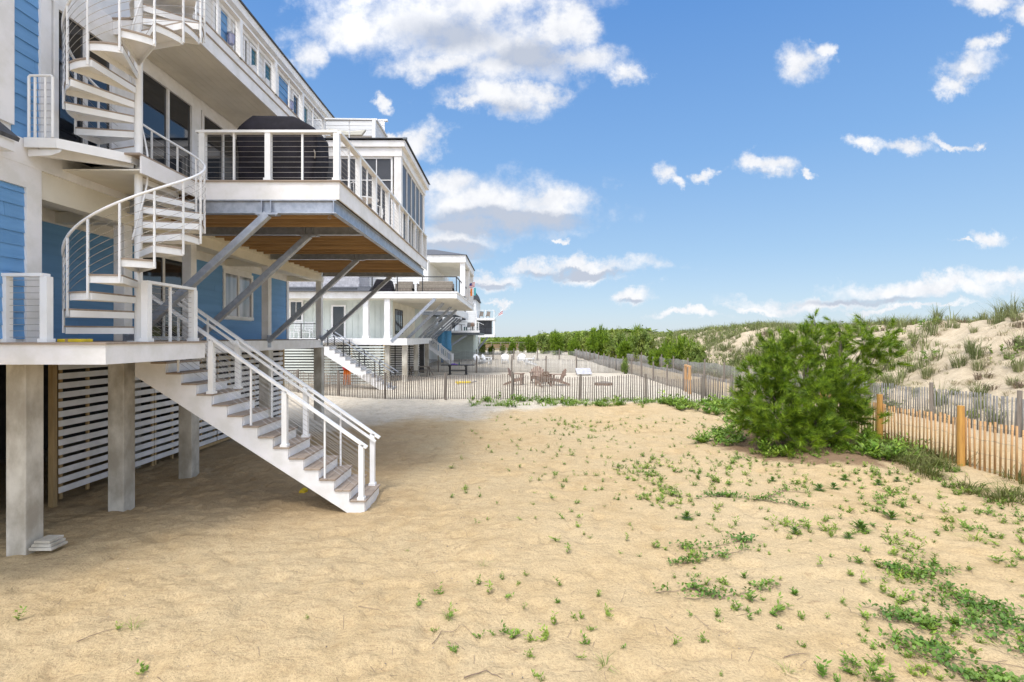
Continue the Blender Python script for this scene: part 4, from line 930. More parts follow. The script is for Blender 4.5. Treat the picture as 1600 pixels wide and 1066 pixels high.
MB().prism([(-3.25, 40.98, rel(4.3)), (-3.06, 41.02, rel(4.35)), (-3.06, 41.02, rel(4.14)), (-3.25, 40.98, rel(4.1))], (0, .01, 0)).build('canton', CN, ff)
flag(-3.25, 42, rel(3.98), .42, .62, [(CO, 'v'), (CW, 'v'), (CT, 'v')], 'orange, white and teal flag hanging under the striped flag', tilt=.1, pole=[(-3.6, 42, rel(3.3)), (-3.2, 42, rel(4.05))])
flag(-1.9, 84, rel(3.9), .7, .5, [(CR, 'h'), (CW, 'h')]*2, 'limp striped flag on a leaning pole beside the farthest house', tilt=.4, pole=[(-2.5, 84, rel(3.1)), (-1.2, 84, rel(4.6))])

# ================================================================== FENCES
def polyline(pts, step):
    out = []; carry = 0
    for a, b_ in zip(pts[:-1], pts[1:]):
        a = np.array(a, float); b_ = np.array(b_, float); L_ = np.linalg.norm(b_-a); d = (b_-a)/L_; t = carry
        while t < L_: out.append((*(a+d*t), math.atan2(d[1], d[0]))); t += step
        carry = t-L_
    return out
def slat_mesh(nm, w_, t_, h, m): return MB().box(-w_/2, w_/2, -t_/2, t_/2, -.06, h).V, m
def fence(name, label, pts, m, pm, pitch=.105, h=1.15, w_=.036, posts=(), post_h=1.35, post_r=.055, indiv=None, lean=.02, sag=.05):
    """pts polyline; indiv = how many of the first slats are objects of their own, the rest are one joined part"""
    P_ = polyline(pts, pitch); x0, y0, _ = P_[0]
    t = thing(name, label, 'fence', (x0, y0, hz(x0, y0)))
    base = Vector(t.location); V0, F0 = np.array(MB().box(-w_/2, w_/2, -.005, .005, -.05, h).V), np.array(MB().box(0, 1, 0, 1, 0, 1).F)
    me = fastmesh('slat', V0, F0, m); me2 = fastmesh('slat', V0*[.85, 1, .985]+[0, 0, .004], F0, m); indiv = len(P_) if indiv is None else indiv
    vs = []; fs = []; wires = {k: [] for k in range(4)}; r = random.Random(len(P_))
    for i, (x, y, a) in enumerate(P_):
        if y < 400: zg = hz(x, y)
        wv = sag*math.sin(i*.11)+sag*.5*math.sin(i*.37+1); tilt = lean*(math.sin(i*.31)+r.uniform(-1, 1)*.8)
        z = zg+wv-.02+r.uniform(-.012, .012)
        if i < indiv: link('slat', me if r.random() < .6 else me2, t, Vector((x, y, z))-base, (r.uniform(-.01, .03), tilt, a+r.uniform(-.12, .12)))
        else:
            ca, sa = math.cos(a), math.sin(a); v = V0.copy(); xx = v[:, 0]+v[:, 2]*tilt; yy = v[:, 1]
            vs.append(np.stack([x+xx*ca-yy*sa, y+xx*sa+yy*ca, z+v[:, 2]], 1)-np.array(base)); fs.append(F0+8*len(fs))
        for k in range(4):
            if i % 2 == 0 or True: wires[k].append((x+.009*math.sin(i*pi)-math.sin(a)*(.008 if i % 2 else -.008), y+math.cos(a)*(.008 if i % 2 else -.008), z+.10+k*(h-.22)/3))
    if vs: link('slats', fastmesh('slats', np.concatenate(vs), np.concatenate(fs), m), t, kind='stuff')
    wm = MB()
    for k in range(4): wm.tube(wires[k], .0035, 3, False)
    wm.build('wires', WIR, t)
    for (px_, py_) in posts:
        zg = hz(px_, py_); lx = r.uniform(-.03, .03)
        MB().tube([(px_, py_, zg-.1), (px_+lx*.5, py_, zg+post_h*.5), (px_+lx, py_, zg+post_h+r.uniform(-.04, .04))], [post_r*1.05, post_r, post_r*.95], 9).build('post', pm, t)
    return t
# cross fence at the edge of the plot
F1 = [(-13.2, 29.2), (-9.5, 26.6), (-6, 24.9), (0, 24.45), (6, 24.3), (10.0, 24.0)]
fence('snow_fence', 'weathered brown slat fence crossing the sand in front of the brown Adirondack chairs', F1, OLD, OPT, .106, 1.17, .045,
      [(-11.6, 28.0), (-8.8, 26.3), (-3.08, 24.5), (.09, 24.36), (3.33, 24.2), (6.4, 24.1), (9.0, 23.9), (-6.1, 24.95)], 1.30, .06, sag=.04)
R1o = [(10.95, 8.6), (10.85, 12.2), (10.78, 14.9), (10.7, 17.5)]
fence('cedar_fence', 'new orange cedar slat fence with round amber posts at the right edge beside the pine', R1o, ORG, ORP, .120, 1.17, .054,
      [(10.75, 12.2), (10.72, 14.85), (10.83, 9.6), (10.62, 17.4)], 1.42, .075, sag=.02)
R1g = [(10.7, 17.6), (10.4, 22), (10.25, 27), (10.1, 45), (10.0, 88)]
pp = [(x-.06, y) for x, y, _ in polyline(R1g, 3.1)][1:24]
fence('long_dune_fence', 'long grey slat fence running away along the sand on the near side of the walkway', R1g, GRY, OPT, .12, 1.12, .046, pp, 1.35, .06, indiv=95, sag=.04)
R2 = [(15.3, 9.0), (15.5, 15.4), (15.6, 21.7), (15.0, 30), (14.3, 50), (13.2, 95)]
pp = [(x, y) for x, y, _ in polyline(R2, 3.3)][1:26]
fence('dune_foot_fence', 'grey slat fence along the foot of the dune on the far side of the walkway', R2, GRY, OPT, .116, 1.2, .054, pp, 1.42, .065, indiv=170, sag=.05)
F2_ = [(-9.5, 45.5), (-3, 44.4), (5.6, 44.2), (8.2, 43.6), (10.05, 44.6)]
fence('back_yard_fence', 'pale slat fence behind the brown Adirondack chairs', F2_, GRY, OPT,   .10, 1.15, .042, [(-6.3, 44.9), (-2.9, 44.3), (.15, 44.3), (3.1, 44.2), (5.7, 44.1)], 1.45, .06, indiv=0)
F3_ = [(-8, 63), (-2, 66), (6, 66), (9.9, 64)]
fence('far_slat_fence', 'faint slat fence beyond the white chairs', F3_, GRY, OPT, .13, 1.15, .04, [(-2.2, 66), (0.5, 66), (3.5, 66), (6.3, 65.6)], 1.4, .07, indiv=0)
F4_ = [(-9, 71), (-4.5, 70.5)]
fence('house_side_fence', 'short grey slat fence below the pale green wall', F4_, GRY, OPT, .13, 1.3, .04, [(-4.6, 70.4)], 1.4, .07, indiv=0)
gf = thing('gate_frame', 'raw timber gate frame standing by the long grey fence', 'gate', (10.0, 28.5, 0))
zg = hz(10, 28.5)
for x, y in ((9.95, 29.0), (9.72, 27.7)): MB().tube([(x, y, zg-.1), (x, y, zg+1.55)], .075, 8).build('post', ORG, gf)
MB().bar((9.95, 29.1, zg+1.50), (9.72, 27.6, zg+1.50), .09, .09).build('lintel', ORG, gf); MB().bar((9.93, 28.9, zg+.2), (9.74, 27.8, zg+1.4), .04, .09).build('diagonal_board', ORG, gf)
lp_ = thing('marker_post', 'single thick weathered post at the mouth of the far beach path', 'post', (24, 85, 0)); zz = hz(24.5, 85)
MB().tube([(24.5, 85, zz-.2), (24.5, 85, rel(-.4))], [.28, .24], 9).build('post', GRY, lp_); MB().tube([(24.5, 85, rel(-.4)), (24.5, 85, rel(-.3))], [.27, .2], 9).build('cap', GRY, lp_)
# boardwalk beyond
bw = thing('boardwalk', 'brown timber boardwalk with rails crossing the far sand', 'boardwalk', (2, 110, 0))
for k in range(6): MB().box(-6, 11.5, 110, 110.06, .25+k*.24, .25+k*.24+.22).build('side_board', mat('boardwalk_timber', (.20, .13, .07), .85, (.27, .19, .11), 2, stretch=(.2, 1, 4)), bw)
for x in np.arange(-6, 11.6, 1.95): MB().box(x, x+.14, 109.85, 109.99, -.4, 2.05).build('post', OPT, bw)
MB().box(-6.2, 11.7, 109.8, 110.2, 1.95, 2.05).build('rail', OPT, bw)
MB().box(-6, 16, 107, 107.06, .1, .22).box(-6, 16, 107, 107.06, .6, .72).build('lower_rail', GRY, bw)
for x in np.arange(-6, 16, 1.3): MB().box(x, x+.12, 107.07, 107.2, -.3, .85).build('rail_post', GRY, bw)

# ================================================================== YARD FURNITURE
def adirondack(x, y, rz, m, lab, group, s=1.0, z=None):
    z = hz(x, y) if z is None else z
    t = thing('adirondack_chair', lab, 'chair', (x, y, z), 0, group)
    R_ = Matrix.Rotation(rz, 4, 'Z')
    def pb(name, fn):
        q = MB(); fn(q); q.V = [tuple((R_ @ Vector(v))*s+Vector((x, y, z))) for v in q.V]; return q.build(name, m, t)
    # chair faces -Y in its own frame
    for sx_ in (-.29, .29):
        pb('front_leg', lambda q: q.box(sx_-.02, sx_+.02, -.36, -.27, 0, .54))
        pb('rear_leg', lambda q: q.prism([(sx_-.018, -.36, .36), (sx_-.018, -.30, .24), (sx_-.018, .50, 0), (sx_-.018, .56, 0), (sx_-.018, .50, .10), (sx_-.018, .0, .30)], (.036, 0, 0)))
        pb('armrest', lambda q: q.prism([(sx_-.07, -.42, .54), (sx_+.07, -.42, .54), (sx_+.06, .30, .54), (sx_-.03, .34, .54)], (0, 0, .025)))
    for k in range(6):
        yy_ = -.36+k*.088; zz = .365-.26*(yy_+.36)*.62
        pb('seat_slat', lambda q: q.bar((-.28, yy_, zz), (.28, yy_, zz), .078, .02))
    for k in range(7):
        xx = -.24+k*.08; hh = .62-((k-3)**2)*.016; fan = 1+.18
        pb('back_slat', lambda q: q.bar((xx, .12, .24), (xx*fan, .12+hh*.42, .24+hh*.95), .072, .02, (0, 1, 0)))
    pb('back_rail', lambda q: q.bar((-.3, .30, .53), (.3, .30, .53), .03, .06))
    pb('apron', lambda q: q.box(-.27, .27, -.375, -.36, .22, .37))
    return t
gB = 'brown Adirondack chairs on the sand'
adirondack(.35, 32.3, math.radians(78), ADB, 'brown Adirondack chair standing alone at the left, facing right', gB, 1.28)
adirondack(1.75, 33.5, math.radians(-8), ADB, 'brown Adirondack chair facing the camera behind its neighbour', gB, 1.28)
adirondack(2.0, 31.2, math.radians(200), ADB, 'brown Adirondack chair seen from the back in the middle of the group', gB, 1.12)
adirondack(3.05, 32.3, math.radians(-80), ADB, 'brown Adirondack chair at the right, facing left', gB, 1.25)
gW = 'white plastic chairs behind the second fence'
for x, y, rz, lab in ((-3.6, 58, 40, 'leftmost white plastic chair beyond the pale fence'), (-2.7, 58.5, 70, 'white plastic chair beyond the pale fence, second from the left'), (-.6, 60, 0, 'white plastic chair beyond the pale fence, third from the left'),
                      (1.3, 60, -10, 'white plastic chair beyond the pale fence, fourth from the left'), (2.2, 56, -100, 'rightmost white plastic chair, beyond the pale fence and leaning back')):
    adirondack(x, y, math.radians(rz), PLW, lab, gW, 1.35)
pt = thing('picnic_table', 'grey timber picnic table beside the pile of the second house', 'table', (-6.9, 39.4, 0)); z = hz(-6.9, 39.4)
for k in range(5): MB().box(-7.75, -6.05, 39.05+k*.15, 39.19+k*.15, z+.72, z+.76).build('top_plank', OPT, pt)
for y0 in (38.62, 40.0): MB().box(-7.85, -5.95, y0, y0+.26, z+.42, z+.46).build('bench', OPT, pt)
for x in (-7.5, -6.3):
    MB().bar((x, 38.7, z), (x, 39.2, z+.72), .06, .12).bar((x, 40.15, z), (x, 39.65, z+.72), .06, .12).build('leg_frame', OPT, pt)
MB().bar((-7.9, 39.4, z+.05), (-7.55, 39.4, z+.7), .10, .06).bar((-5.9, 39.4, z+.05), (-6.25, 39.4, z+.7), .10, .06).build('end_brace', OPT, pt)
lt = thing('trestle_table', 'long black trestle table on the sand in front of the pale fence', 'table', (-4.2, 41.3, 0)); z = hz(-4.2, 41.3)
MB().box(-5.55, -2.85, 40.9, 41.8, z+.74, z+.79).build('table_top', BLK, lt); MB().box(-4.9, -3.5, 41.3, 41.36, z+.30, z+.38).build('stretcher', BLK, lt)
for x in (-4.85, -3.55): MB().box(x-.08, x+.08, 41.2, 41.45, z+.0, z+.74).box(x-.1, x+.1, 40.95, 41.75, z, z+.07).box(x-.1, x+.1, 40.95, 41.75, z+.66, z+.739).build('leg', BLK, lt)
PUR = mat('purple_plastic', (.16, .09, .42), .5)
pb_ = thing('purple_bucket', 'purple beach toy lying on the long black table', 'toy', (-4.5, 41.2, z+.79)); MB().tube([(-4.75, 41.2, z+.84), (-4.4, 41.2, z+.84)], [.05, .08], 8).build('bucket', PUR, pb_); MB().box(-4.4, -4.2, 41.15, 41.3, z+.79, z+.85).build('scoop', PUR, pb_)
bl = thing('bottle', 'small dark bottle standing on the long black table right of the purple toy', 'bottle', (-4.1, 41.2, z+.79)); MB().tube([(-4.1, 41.2, z+.79), (-4.1, 41.2, z+.92), (-4.08, 41.2, z+1.0)], [.05, .05, .02], 8).build('glass', GLT, bl); MB().tube([(-4.08, 41.2, z+1.0), (-4.08, 41.2, z+1.03)], .025, 6).build('cap', BLK, bl)
fp = thing('fire_pit', 'low brown stone fire pit ring right of the brown chairs', 'fire pit', (5.9, 32.2, 0)); z = hz(5.9, 32.2)
for k in range(12):
    a = 2*pi*k/12; MB().bar((5.9+.5*math.cos(a-.2), 32.2+.5*math.sin(a-.2), z+.07), (5.9+.5*math.cos(a+.2), 32.2+.5*math.sin(a+.2), z+.07), .14, .15).build('stone', ADB, fp)
MB().tube([(5.9, 32.2, z+.1), (5.9, 32.2, z+.16), (5.9, 32.2, z+.24)], [.42, .45, .15], 14).build('lid', OPT, fp)
yt = thing('yellow_raft', 'yellow and black inflatable lying flat on the sand behind the fence', 'float', (-2.9, 32.6, 0)); z = hz(-2.9, 32.6)
MB().tube([(-3.35, 32.5, z+.06), (-3.30, 32.5, z+.18)], .14, 8).build('ring', YEL, yt); MB().tube([(-3.3, 32.6, z+.12), (-2.5, 32.6, z+.14)], .07, 8).build('tube', YEL, yt); MB().tube([(-2.5, 32.6, z+.12), (-2.15, 32.6, z+.2)], .05, 8).build('handle', GRY, yt)
ct = thing('cornhole_board', 'tilted pale grey cornhole board at the right of the brown chairs', 'board', (5.9, 41.0, 0)); z = hz(5.9, 41)
MB().prism([(5.3, 40.6, z+.12), (6.5, 40.6, z+.12), (6.5, 41.6, z+.50), (5.3, 41.6, z+.50)], (0, 0, .04)).build('deck', mat('grey_board', (.36, .35, .38), .7, (.5, .5, .52), 4), ct)
for x in (5.35, 6.4): MB().box(x, x+.05, 41.5, 41.56, z-.02, z+.5).build('leg', OPT, ct)

# ================================================================== VEGETATION
def rot_from_z(d):
    """rotation matrices taking +Z to directions d (n,3), random spin"""
    d = d/np.linalg.norm(d, axis=1, keepdims=True); n = len(d)
    ref = np.where(np.abs(d[:, 2:3]) < .9, np.array([[0, 0, 1.0]]), np.array([[1.0, 0, 0]]))
    a = np.cross(ref, d); a /= np.linalg.norm(a, axis=1, keepdims=True); b = np.cross(d, a)
    t = rng.uniform(0, 2*pi, (n, 1)); a2 = a*np.cos(t)+b*np.sin(t); b2 = np.cross(d, a2)
    return np.stack([a2, b2, d], 2)            # columns
def stamp(templates, pos, dirs, scale, which=None):
    """many rotated copies of small template meshes joined; templates = list of (V, F)"""
    R_ = rot_from_z(dirs); which = rng.integers(0, len(templates), len(pos)) if which is None else which; VV = []; FF = []; k = 0
    for ti, (tv, tf) in enumerate(templates):
        idx = np.where(which == ti)[0]
        if not len(idx): continue
        v = np.einsum('nij,mj->nmi', R_[idx], tv)*scale[idx][:, None, None]+pos[idx][:, None, :]
        f = tf[None]+(np.arange(len(idx))*len(tv))[:, None, None]+k
        VV.append(v.reshape(-1, 3)); FF.append(f.reshape(-1, tf.shape[1])); k += len(idx)*len(tv)
    return np.concatenate(VV), np.concatenate(FF)
def needle_shoot(n=54, L_=.15, nl=.16, w_=.0060, seed=1):
    r = np.random.default_rng(seed); V = []; F = []
    for i in range(n):
        z = L_*(i/n)**.8; a = r.uniform(0, 2*pi); tl = math.radians(r.uniform(28, 82)*(1-.45*i/n)); l = nl*r.uniform(.7, 1.15)
        d = np.array([math.cos(a)*math.sin(tl), math.sin(a)*math.sin(tl), math.cos(tl)]); s_ = np.array([-math.sin(a), math.cos(a), 0])*w_
        p = np.array([0, 0, z]); e = p+d*l+np.array([0, 0, -.012]); k = len(V); V += [p-s_, p+s_, e]; F.append((k, k+1, k+2))
    for a in (0, 2.1): s_ = np.array([math.cos(a), math.sin(a), 0])*.006; k = len(V); V += [-s_, s_, np.array([0, 0, L_])]; F.append((k, k+1, k+2))
    return np.array(V), np.array(F)
SHOOTS = [needle_shoot(seed=s_) for s_ in range(5)]
def leaf_spray(n=14, L_=.22, ll=.06, lw=.028, seed=1):
    r = np.random.default_rng(seed); V = []; F = []
    for i in range(n):
        z = L_*(i+1)/n; a = r.uniform(0, 2*pi); tl = math.radians(r.uniform(30, 85)); l = ll*r.uniform(.7, 1.2)
        d = np.array([math.cos(a)*math.sin(tl), math.sin(a)*math.sin(tl), math.cos(tl)]); s_ = np.array([-math.sin(a), math.cos(a), r.uniform(-.3, .3)])*lw*.5
        p = np.array([0, 0, z]); k = len(V); V += [p, p+d*l*.5+s_, p+d*l, p+d*l*.5-s_]; F.append((k, k+1, k+2, k+3))
    return np.array(V), np.array(F)
SPRAYS = [leaf_spray(seed=s_) for s_ in range(4)]
def blade_tuft(n=46, h=.7, spread=.22, w_=.009, droop=.35, seed=1, r0=.10):
    r = np.random.default_rng(seed); V = []; F = []
    for i in range(n):
        a = r.uniform(0, 2*pi); rr = r0*math.sqrt(r.random()); b = np.array([math.cos(a)*rr, math.sin(a)*rr, -.03]); a2 = a+r.uniform(-.8, .8)
        out = np.array([math.cos(a2), math.sin(a2), 0]); l = h*r.uniform(.5, 1.1); sp_ = spread*r.uniform(.2, 1.3); s_ = np.array([-out[1], out[0], 0])*w_
        m1 = b+np.array([0, 0, l*.55])+out*sp_*.35*l/h; tip = b+np.array([0, 0, l*(1-droop*r.random())])+out*sp_*(1+r.random()*.5)*l/h
        k = len(V); V += [b-s_, b+s_, m1+s_*.8, m1-s_*.8]; F.append((k, k+1, k+2, k+3)); k = len(V)
        V += [m1-s_*.8, m1+s_*.8, tip+s_*.1, tip-s_*.1]; F.append((k, k+1, k+2, k+3))
    return np.array(V), np.array(F)
def blobcloud(blobs_, per, zmin=None, shell=(.62, 1.0), upb=.28):
    pos = []; dirs = []
    for (cx, cy, cz, rx, ry, rz_) in blobs_:
        n = int(per*(rx*ry*rz_)**(2/3)); d = rng.normal(size=(n, 3)); d /= np.linalg.norm(d, axis=1, keepdims=True)
        rr = rng.uniform(shell[0], shell[1], (n, 1)); p = np.array([cx, cy, cz])+d*rr*np.array([rx, ry, rz_])
        # clumping: keep points where noise is high so that gaps open up
        k = vnoise(p[:, 0]*3.1+p[:, 2]*1.7, p[:, 1]*3.1+p[:, 2]*2.3, 51) > .38
        p = p[k]; d = d[k]
        if zmin is not None: q = p[:, 2] > zmin; p = p[q]; d = d[q]
        pos.append(p); dirs.append(d*.8+np.array([0, 0, upb])+rng.normal(size=d.shape)*.25)
    return np.concatenate(pos), np.concatenate(dirs)
def limbs(mb, base, targets, r0, sag=.12):
    for t in targets:
        b = Vector(base); e = Vector(t); pts = []
        for k in range(6):
            s_ = k/5; p = b.lerp(e, s_); p.z += -sag*math.sin(pi*s_)*(e-b).length*.6+.02*math.sin(k*2.3); p.x += .03*math.sin(k*1.7+t[0]*3); pts.append(p)
        mb.tube(pts, [max(.006, r0*(1-s_*.85)) for s_ in (0, .2, .4, .6, .8, 1)], 6)
def px2(px, py, Y): return ((px-797)/800*Y, Y, E+(527-py)/800*Y)
# ---- young pine mound (in front) and its taller neighbour
t = thing('pine_bush', 'dense bushy young pine spreading on the ground left of the amber fence post', 'pine tree', (8.2, 14.2, hz(8.2, 14.2)))
def lobes(L_): return [(*px2(x, y, Y), r/800*Y*1.0, r/800*Y*1.05, r/800*Y*.92) for (x, y, r, Y) in L_]
lb = lobes([(1262, 640, 62, 14.2), (1205, 640, 48, 13.9), (1196, 595, 42, 14.4), (1240, 580, 48, 14.4), (1290, 610, 52, 14.3), (1325, 665, 44, 13.9), (1275, 685, 38, 13.5), (1222, 672, 38, 13.5), (1345, 690, 24, 13.8),
            (1215, 548, 26, 14.5), (1178, 620, 28, 14.2), (1255, 545, 30, 14.6), (1270, 600, 40, 15.2), (1168, 655, 22, 14.2), (1300, 640, 45, 14.8)])
p_, d_ = blobcloud(lb, 300, zmin=hz(8.2, 14.2)+.05)
V, F = stamp(SHOOTS, p_, d_, rng.uniform(.8, 1.7, len(p_)))
link('crown', fastmesh('crown', V-np.array(t.location), F, GRN), t)
q = MB(); b0 = (8.2, 14.2, hz(8.2, 14.2)-.1); limbs(q, b0, [(l[0], l[1], l[2]) for l in lb], .06); limbs(q, b0, [(8.3, 14.3, 2.4)], .09, 0)
q.build('trunk', BRK, t)
t = thing('pine_tree', 'taller open-crowned pine with bare limbs rising behind the pine bush', 'pine tree', (9.85, 15.3, hz(9.85, 15.3)))
lb2 = lobes([(1292, 545, 30, 15.2), (1318, 520, 26, 15.3), (1345, 538, 28, 15.2), (1375, 540, 24, 15.1), (1392, 562, 15, 15.0), (1355, 508, 20, 15.4), (1312, 500, 13, 15.3), (1272, 498, 9, 15.3), (1330, 560, 22, 15.6), (1290, 575, 24, 15.5), (1362, 572, 18, 15.2),
             (1390, 520, 12, 15.2), (1268, 520, 14, 15.2)])
p_, d_ = blobcloud(lb2, 260, shell=(.3, 1.0))
V, F = stamp(SHOOTS, p_, d_, rng.uniform(.8, 1.5, len(p_)))
link('crown', fastmesh('crown', V-np.array(t.location), F, GRN), t)
q = MB(); g0 = hz(9.85, 15.3)
q.tube([(9.85, 15.3, g0-.1), (9.93, 15.3, g0+.7), (9.90, 15.32, g0+1.3), (9.8, 15.3, g0+2.0), (9.85, 15.25, g0+2.9), (9.80, 15.3, E+.35)], [.085, .075, .065, .05, .03, .012], 8)
limbs(q, (9.92, 15.3, g0+.95), [(l[0], l[1], l[2]) for l in lb2[3:11]], .035, .15); limbs(q, (9.86, 15.3, g0+1.6), [(l[0], l[1], l[2]) for l in lb2[:4]]+[(lb2[11][0], lb2[11][1], lb2[11][2])], .028, .05)
limbs(q, (9.3, 15.3, g0+2.0), [(lb2[7][0], lb2[7][1], lb2[7][2]+.12), (lb2[12][0], lb2[12][1], lb2[12][2])], .02, .0)
q.build('trunk', BRK, t)
# ---- generic leafy shrubs
def shrub_mesh(seed, w_=1.0, h=.8, per=260, tm=SPRAYS, m=LF1, sc=1.0, n=7):
    global rng
    keep = rng; rng = np.random.default_rng(seed); B_ = []
    for i in range(n): a = rng.uniform(0, 2*pi); r = rng.uniform(0, .5)*w_; s_ = rng.uniform(.30, .5)*w_; B_.append((math.cos(a)*r, math.sin(a)*r, h*rng.uniform(.35, .72), s_, s_, s_*h/w_*rng.uniform(.8, 1.1)))
    p, d = blobcloud(B_, per, zmin=0.0, shell=(.3, 1)); V_, F_ = stamp(tm, p, d, rng.uniform(.7, 1.4, len(p))*sc); rng = keep
    return fastmesh('crown', V_, F_, m)
def stem_mesh(seed, h=.8, w_=.5):
    q = MB(); r = random.Random(seed)
    for i in range(6): a = r.uniform(0, 6.28); q.tube([(0, 0, -.1), (math.cos(a)*w_*.3, math.sin(a)*w_*.3, h*.4), (math.cos(a)*w_*.7, math.sin(a)*w_*.7, h*.8)], [.03, .02, .008], 5)
    me = bpy.data.meshes.new('trunk'); me.from_pydata([tuple(v) for v in q.V], [], q.F); me.materials.append(BRK); return me
NSH = [leaf_spray(10, .30, .12, .055, s_) for s_ in range(3)]
PSH = [needle_shoot(16, .3, .22, .02, s_+30) for s_ in range(3)]
bm_ = [shrub_mesh(100+i, 1.0, 1.0, 520, NSH if i % 2 else PSH, LF1 if i % 2 else GRN, .9) for i in range(4)]; sm_ = [stem_mesh(i, .8, .5) for i in range(2)]
def shrub(x, y, s_, hs_, name, lab, group, cat='shrub', k=0):
    t = thing(name, lab, cat, (x, y, hz(x, y)), 0, group)
    c = link('crown', bm_[k % 4], t, rot=(0, 0, random.uniform(0, 6))); c.scale = (s_, s_, hs_); q = link('trunk', sm_[k % 2], t); q.scale = (s_, s_, hs_); return t
# band of pines and bayberry between the far walkway and the dune; px positions turned into ground positions beforehand
band = [(1060, 552, 28, 17, 46), (1085, 556, 20, 13, 44), (1035, 556, 22, 13, 50), (1008, 541, 26, 22, 57), (985, 545, 22, 16, 62), (962, 541, 26, 18, 66), (938, 540, 22, 16, 72), (915, 536, 20, 15, 82), (1000, 529, 15, 12, 72),
        (968, 527, 14, 10, 90), (945, 528, 13, 10, 95), (925, 531, 14, 8, 95), (900, 534, 14, 8, 100), (885, 534, 14, 7, 105), (870, 533, 13, 7, 115), (858, 535, 12, 6, 118), (846, 534, 13, 7, 125), (832, 535, 11, 6, 125), (820, 535, 12, 6, 128),
        (808, 534, 12, 6, 130), (796, 536, 12, 5, 130), (784, 536, 10, 5, 130), (776, 537, 9, 4, 126), (1045, 535, 15, 12, 60), (1020, 560, 12, 8, 52), (980, 556, 16, 8, 64), (950, 553, 14, 7, 74), (905, 548, 9, 8, 90)]
for i, (px, py, wd, ht, Y) in enumerate(band):
    x = (px-797)/800*Y; s_ = wd/800*Y; hh = max(.7, (E+(527-py+ht*.72)/800*Y-hz(x, Y))/.98); t = shrub(x, Y, s_, hh, 'bayberry_bush' if i % 2 else 'low_pine', ('wide' if wd > 18 else 'small')+' rounded green bush '+('near' if Y < 60 else ('midway along' if Y < 98 else 'at the far end of'))+' the dune foot past the walkway', 'green bushes along the foot of the dune', 'bush', i)
for i, (px, py, r_, Y, lab) in enumerate(((752, 549, 7, 86, 'small round shrub nearest the farthest house'), (767, 550, 5, 88, 'second small shrub from the farthest house'), (785, 549, 6, 88, 'third small shrub from the farthest house'), (799, 547, 7, 90, 'fourth small shrub from the farthest house'),
        (816, 548, 6, 90, 'fifth small shrub, in front of the boardwalk'), (831, 546, 9, 90, 'upright sixth shrub in front of the boardwalk'), (851, 552, 13, 86, 'large rounded yellow-green shrub by the far slat fence'), (868, 554, 13, 82, 'low wide shrub right of the large rounded one'), (858, 545, 10, 90, 'shrub peeking over the large rounded one'), (896, 553, 9, 80, 'dark shrub at the corner of the far fence'), (976, 580, 9, 43, 'bright green low shrub beside the long grey fence'))):
    x = (px-797)/800*Y; s_ = r_/800*Y*1.15; shrub(x, Y, s_, s_*1.9, 'yard_shrub', lab, None, 'shrub', i+1)
# ---- dune grass: clumps one can pick out, then the rest as one mass
tufts = []
for i in range(4): tufts.append(fastmesh('dune_grass_clump', *blade_tuft(95, .78, .40, .0075, .45, 200+i, .17), DGR))
for i in range(2): tufts.append(fastmesh('dry_shrublet', *blade_tuft(60, .42, .34, .010, .6, 210+i, .22), DBR))
lowm = [shrub_mesh(300+i, .5, .45, 420, [leaf_spray(12, .14, .07, .03, 8)], LF2 if i else LF1, .8, 5) for i in range(2)]
r = random.Random(5); cnt = 0; used = []
while cnt < 298:
    y = 11+38*r.random()**1.5; x = 15.9+r.random()**.8*19
    if (x/y > 1.12) or x < 15.8: continue
    dens_ = float(vnoise(np.array([x*.35]), np.array([y*.35]), 91)[0]); far_ = min(1, max(0, (y-22)/16))
    if r.random() > .30+.9*dens_*(.45+.6*far_): continue
    if any((x-a)**2+(y-b)**2 < .30 for a, b in used): continue
    used.append((x, y)); k = r.random(); s_ = r.uniform(.7, 1.45)
    me = tufts[r.randrange(4)] if k < .62 else (tufts[4+r.randrange(2)] if k < .84 else lowm[r.randrange(2)])
    nm = 'dune_grass_clump' if k < .62 else ('dry_shrublet' if k < .84 else 'dune_shrub')
    o = link(nm, me, None, (x, y, hz(x, y)-.02), (0, 0, r.uniform(0, 6.28))); o.scale = (s_, s_, s_*r.uniform(.8, 1.2))
    foot_ = 14.8; rs2 = (x-foot_)/11.5; where = 'low on the dune just behind the grey fence' if rs2 < .28 else ('on the lower dune slope' if rs2 < .55 else ('high on the dune slope' if rs2 < .85 else 'on the dune crest against the sky'))
    size = 'small' if s_ < .9 else ('middling' if s_ < 1.2 else 'large'); dist = 'nearest' if y < 19 else ('middle-distance' if y < 32 else 'distant')
    kind_ = {'dune_grass_clump': ('grey-green clump of beach grass', 'grass clump', 'beach grass clumps on the dune'), 'dry_shrublet': ('brown dry shrub', 'dry shrub', 'dry shrubs on the dune'), 'dune_shrub': ('leafy green shrub', 'shrub', 'leafy shrubs on the dune')}[nm]
    tagp(o, '%s %s %s %s' % (size, dist, kind_[0], where), kind_[1], kind_[2]); cnt += 1
def scatter(n, fx, fy, keepf, templ, smin, smax, seed):
    global rng
    rr = np.random.default_rng(seed); y = fy(rr.random(n)); x = fx(rr.random(n), y); k = keepf(x, y, rr.random(n)); x = x[k]; y = y[k]; z = height(x, y)
    P3 = np.stack([x, y, z-.01], 1); dd = np.zeros_like(P3); dd[:, 2] = 1; dd[:, :2] += rr.normal(size=(len(P3), 2))*.12
    return stamp(templ, P3, dd, rr.uniform(smin, smax, len(P3)))
thin_t = [blade_tuft(16, .8, .35, .018, .4, 230+i, .2) for i in range(4)]
